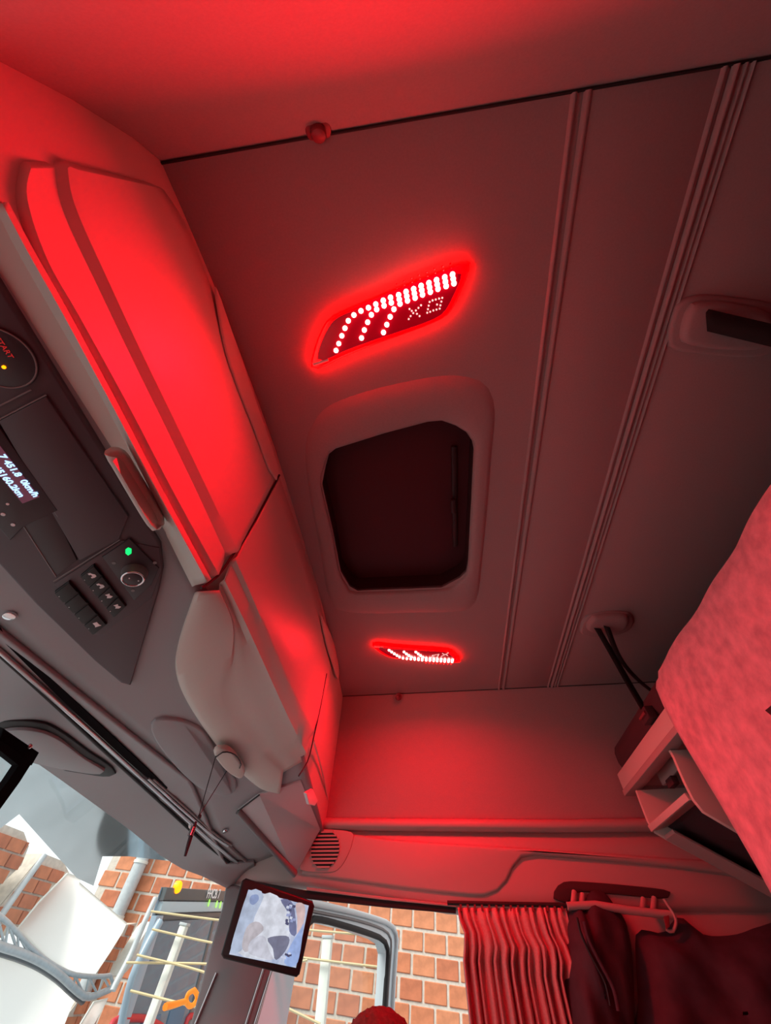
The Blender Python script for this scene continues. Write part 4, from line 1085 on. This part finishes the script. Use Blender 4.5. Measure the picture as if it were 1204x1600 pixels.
# fence posts with ropes in front of the bus
FY = -4.25
def post(p0, p1, wpx, label):
    a, b_ = ony(p0, FY), ony(p1, FY); d = nrm(a - b_); base = b_ - d * ((b_[2] - (GZ + .09 * b_[0])) / d[2])
    L_ = np.linalg.norm(a - base); c = (a + base) / 2; u = nrm(np.cross(d, (0, 1, 0))); wd = wpx
    E_ = empty('fence_post', label, 'post', 'fence posts')
    box('post_bar', c, [u, np.cross(d, u), d], (wd, wd, L_ / 2), 'postw', E_, .008)
    box('post_cap', a + d * .006, [u, np.cross(d, u), d], (wd * 1.15, wd * 1.15, .008), 'galv', E_, .002)
    return a, d
pa, da_ = post((288, 1446), (232, 1600), .028, 'pale fence post standing in front of the bus')
pb, db_ = post((512, 1466), (500, 1600), .034, 'pale fence post seen through the open door window')
rope_px = [((236, 1424), (345, 1438), (470, 1452), (600, 1463)), ((238, 1452), (336, 1474), (470, 1496), (600, 1512)), ((198, 1504), (322, 1506), (420, 1512), (480, 1500)), ((214, 1492), (322, 1520), (420, 1562), (500, 1600)), ((204, 1548), (300, 1572), (400, 1594), (440, 1600))]
for k, px in enumerate(rope_px):
    r_ = tube('fence_rope', [ony(p, FY + .04 + .022 * k) for p in smooth_line(px, 16)], .0075, 'rope', None, 6)
    tag(r_, ['topmost yellow rope strung before the bus', 'second yellow rope strung before the bus', 'nearly level yellow rope across the bus windscreen', 'slanting yellow rope from the bus to the door window', 'lowest yellow rope strung before the bus'][k], 'rope', 'fence ropes')

# gate house ahead: brick piers, arched lattice girder
PXX = 4.9
def pier(px, mtl, label, depth=.5):
    o = empty('brick_pier', label, 'pier', 'brick piers ahead')
    Q = [onx(p, PXX) for p in px]
    slab('pier_core', Q, (-1, 0, 0), .01, 'mortar', o, b=0)
    Q2 = np.array(Q)
    mesh('pier_depth', list(Q2 + np.array([.01, 0, 0])) + list(Q2 + np.array([depth, 0, 0])), [tuple(range(len(Q)))] + [tuple(reversed(range(len(Q), 2 * len(Q))))] + [(i, (i + 1) % len(Q), len(Q) + (i + 1) % len(Q), len(Q) + i) for i in range(len(Q))], 'mortar', o)
    # courses: each brick its own piece, cut to the pier's outline
    ys_, zs_ = Q2[:, 1], Q2[:, 2]
    def inside(y, z):
        c = False; n_ = len(Q2); j = n_ - 1
        for i in range(n_):
            if ((zs_[i] > z) != (zs_[j] > z)) and (y < (ys_[j] - ys_[i]) * (z - zs_[i]) / (zs_[j] - zs_[i] + 1e-12) + ys_[i]): c = not c
            j = i
        return c
    bw_, bh_ = .24, .125; k = 0
    for r_ in range(int((zs_.max() - zs_.min()) / bh_) + 1):
        z = zs_.min() + (r_ + .5) * bh_
        for c_ in range(int((ys_.max() - ys_.min()) / bw_) + 2):
            y = ys_.min() + (c_ + (.5 if r_ % 2 else 0)) * bw_
            y0, y1 = y - bw_ / 2 + .01, y + bw_ / 2 - .01
            yy = [v_ for v_ in np.linspace(y0, y1, 9) if inside(v_, z - bh_ * .38) and inside(v_, z + bh_ * .38)]
            if len(yy) < 2: continue
            abox('brick', PXX - .03, PXX + .0, min(yy), max(yy), z - bh_ / 2 + .01, z + bh_ / 2 - .01, ['brick', 'brick_b'][k % 2], o, 0); k += 1
    return o
pier([(68, 1334), (98, 1346), (108, 1366), (70, 1400), (28, 1452), (-10, 1470), (-20, 1440)], 'brick', 'brick pier with round pole before the white sky')
pier([(-60, 1290), (0, 1286), (36, 1300), (44, 1322), (32, 1352), (0, 1382), (-60, 1430)], 'brick', 'brick building corner at the left picture edge')
pier([(192, 1446), (214, 1442), (186, 1490), (166, 1524), (146, 1522)], 'brick', 'thin brick pier beside the lattice girder end')
pier([(126, 1556), (146, 1560), (118, 1610), (90, 1640), (80, 1620)], 'brick', 'brick pier below the lattice girder end')
pole = tube('round_pole', [onx(p, PXX - .2) for p in ((70, 1336), (36, 1382), (4, 1428), (-14, 1450))], .032, 'galv'); tag(pole, 'slim dark round pole in front of the brick pier', 'pole')
pl2 = slab('white_wall_strip', [onx(p, PXX + .1) for p in ((214, 1448), (222, 1440), (196, 1500), (170, 1526), (166, 1524))], (-1, 0, 0), .2, 'postw', None, b=.01); tag(pl2, 'narrow white wall strip next to the thin brick pier', 'wall')
for px, lb in (([(105, 1365), (125, 1373), (123, 1380), (160, 1412), (197, 1443), (190, 1458), (170, 1490), (147, 1524), (110, 1520), (72, 1498), (26, 1452), (60, 1410)], 'big white roof panel above the lattice girder'),
               ([(-60, 1470), (0, 1495), (60, 1515), (118, 1557), (106, 1585), (84, 1640), (-60, 1640)], 'big white roof panel below the lattice girder'),
               ([(146, 1566), (168, 1560), (140, 1612), (118, 1612)], 'narrow white panel left of the bus')):
    wp_ = empty('roof_panel', lb, 'panel', 'white roof panels ahead'); Q = [onx(p, 4.75) for p in px]
    slab('sheet', Q, (-1, 0, 0), .012, 'sheetwhite', wp_, b=.005); tube('sheet_edge', list(Q) + [Q[0]], .010, 'postw', wp_, 6)
tg = empty('lattice_girder', 'curved lattice roof girder crossing the white sky', 'girder')
TX = PXX - .45
up_px = smooth_line([(-60, 1392), (0, 1432), (22, 1452), (50, 1482), (80, 1506), (112, 1522), (150, 1526), (172, 1524)], 26)
lo_px = smooth_line([(-60, 1452), (0, 1478), (30, 1488), (62, 1502), (92, 1522), (118, 1546), (138, 1558), (172, 1546)], 26)
tube('upper_chord', [onx(p, TX) for p in up_px], .022, 'galv', tg, 8)
tube('lower_chord', [onx(p, TX) for p in lo_px], .034, 'galv', tg, 8)
tube('chord_cover', [onx((p[0] - 2, p[1] + 7), TX + .05) for p in lo_px[:22]], .036, 'busdark', tg, 8)
tube('end_post', [onx((172, 1524), TX), onx((176, 1535), TX), onx((172, 1546), TX)], .02, 'galv', tg, 8)
for k in range(0, 25, 2):
    tube('lattice_bar', [onx(up_px[k], TX), onx(lo_px[min(k + 1, 25)], TX)], .011, 'galv', tg, 6)
    if k + 2 < 26: tube('lattice_bar', [onx(lo_px[min(k + 1, 25)], TX), onx(up_px[k + 2], TX)], .011, 'galv', tg, 6)

# outside sun visor above the windscreen (its glossy underside mirrors the yard)
vis = empty('outside_sun_visor', 'glossy outside sun visor over the windscreen mirroring the street', 'visor')
def vplane(p): return onplane(p, np.array([1.32, -.9, .475]), nrm((.25, 0, 1.0)))
vp_ = [(-120, 1090), (-30, 1135), (60, 1176), (160, 1248), (255, 1322), (300, 1345), (262, 1345), (200, 1338), (160, 1338), (146, 1384), (120, 1372), (82, 1330), (30, 1272), (-20, 1310), (-120, 1340)]
slab('visor_plate', [vplane(p) for p in vp_], (.25, 0, 1.0), .012, 'visor', vis, b=.003)

# ---- done
for o in bpy.data.objects:
    if o.parent is None and o.type in ('MESH', 'EMPTY') and 'label' not in o and 'kind' not in o: print('UNLABELLED', o.name)
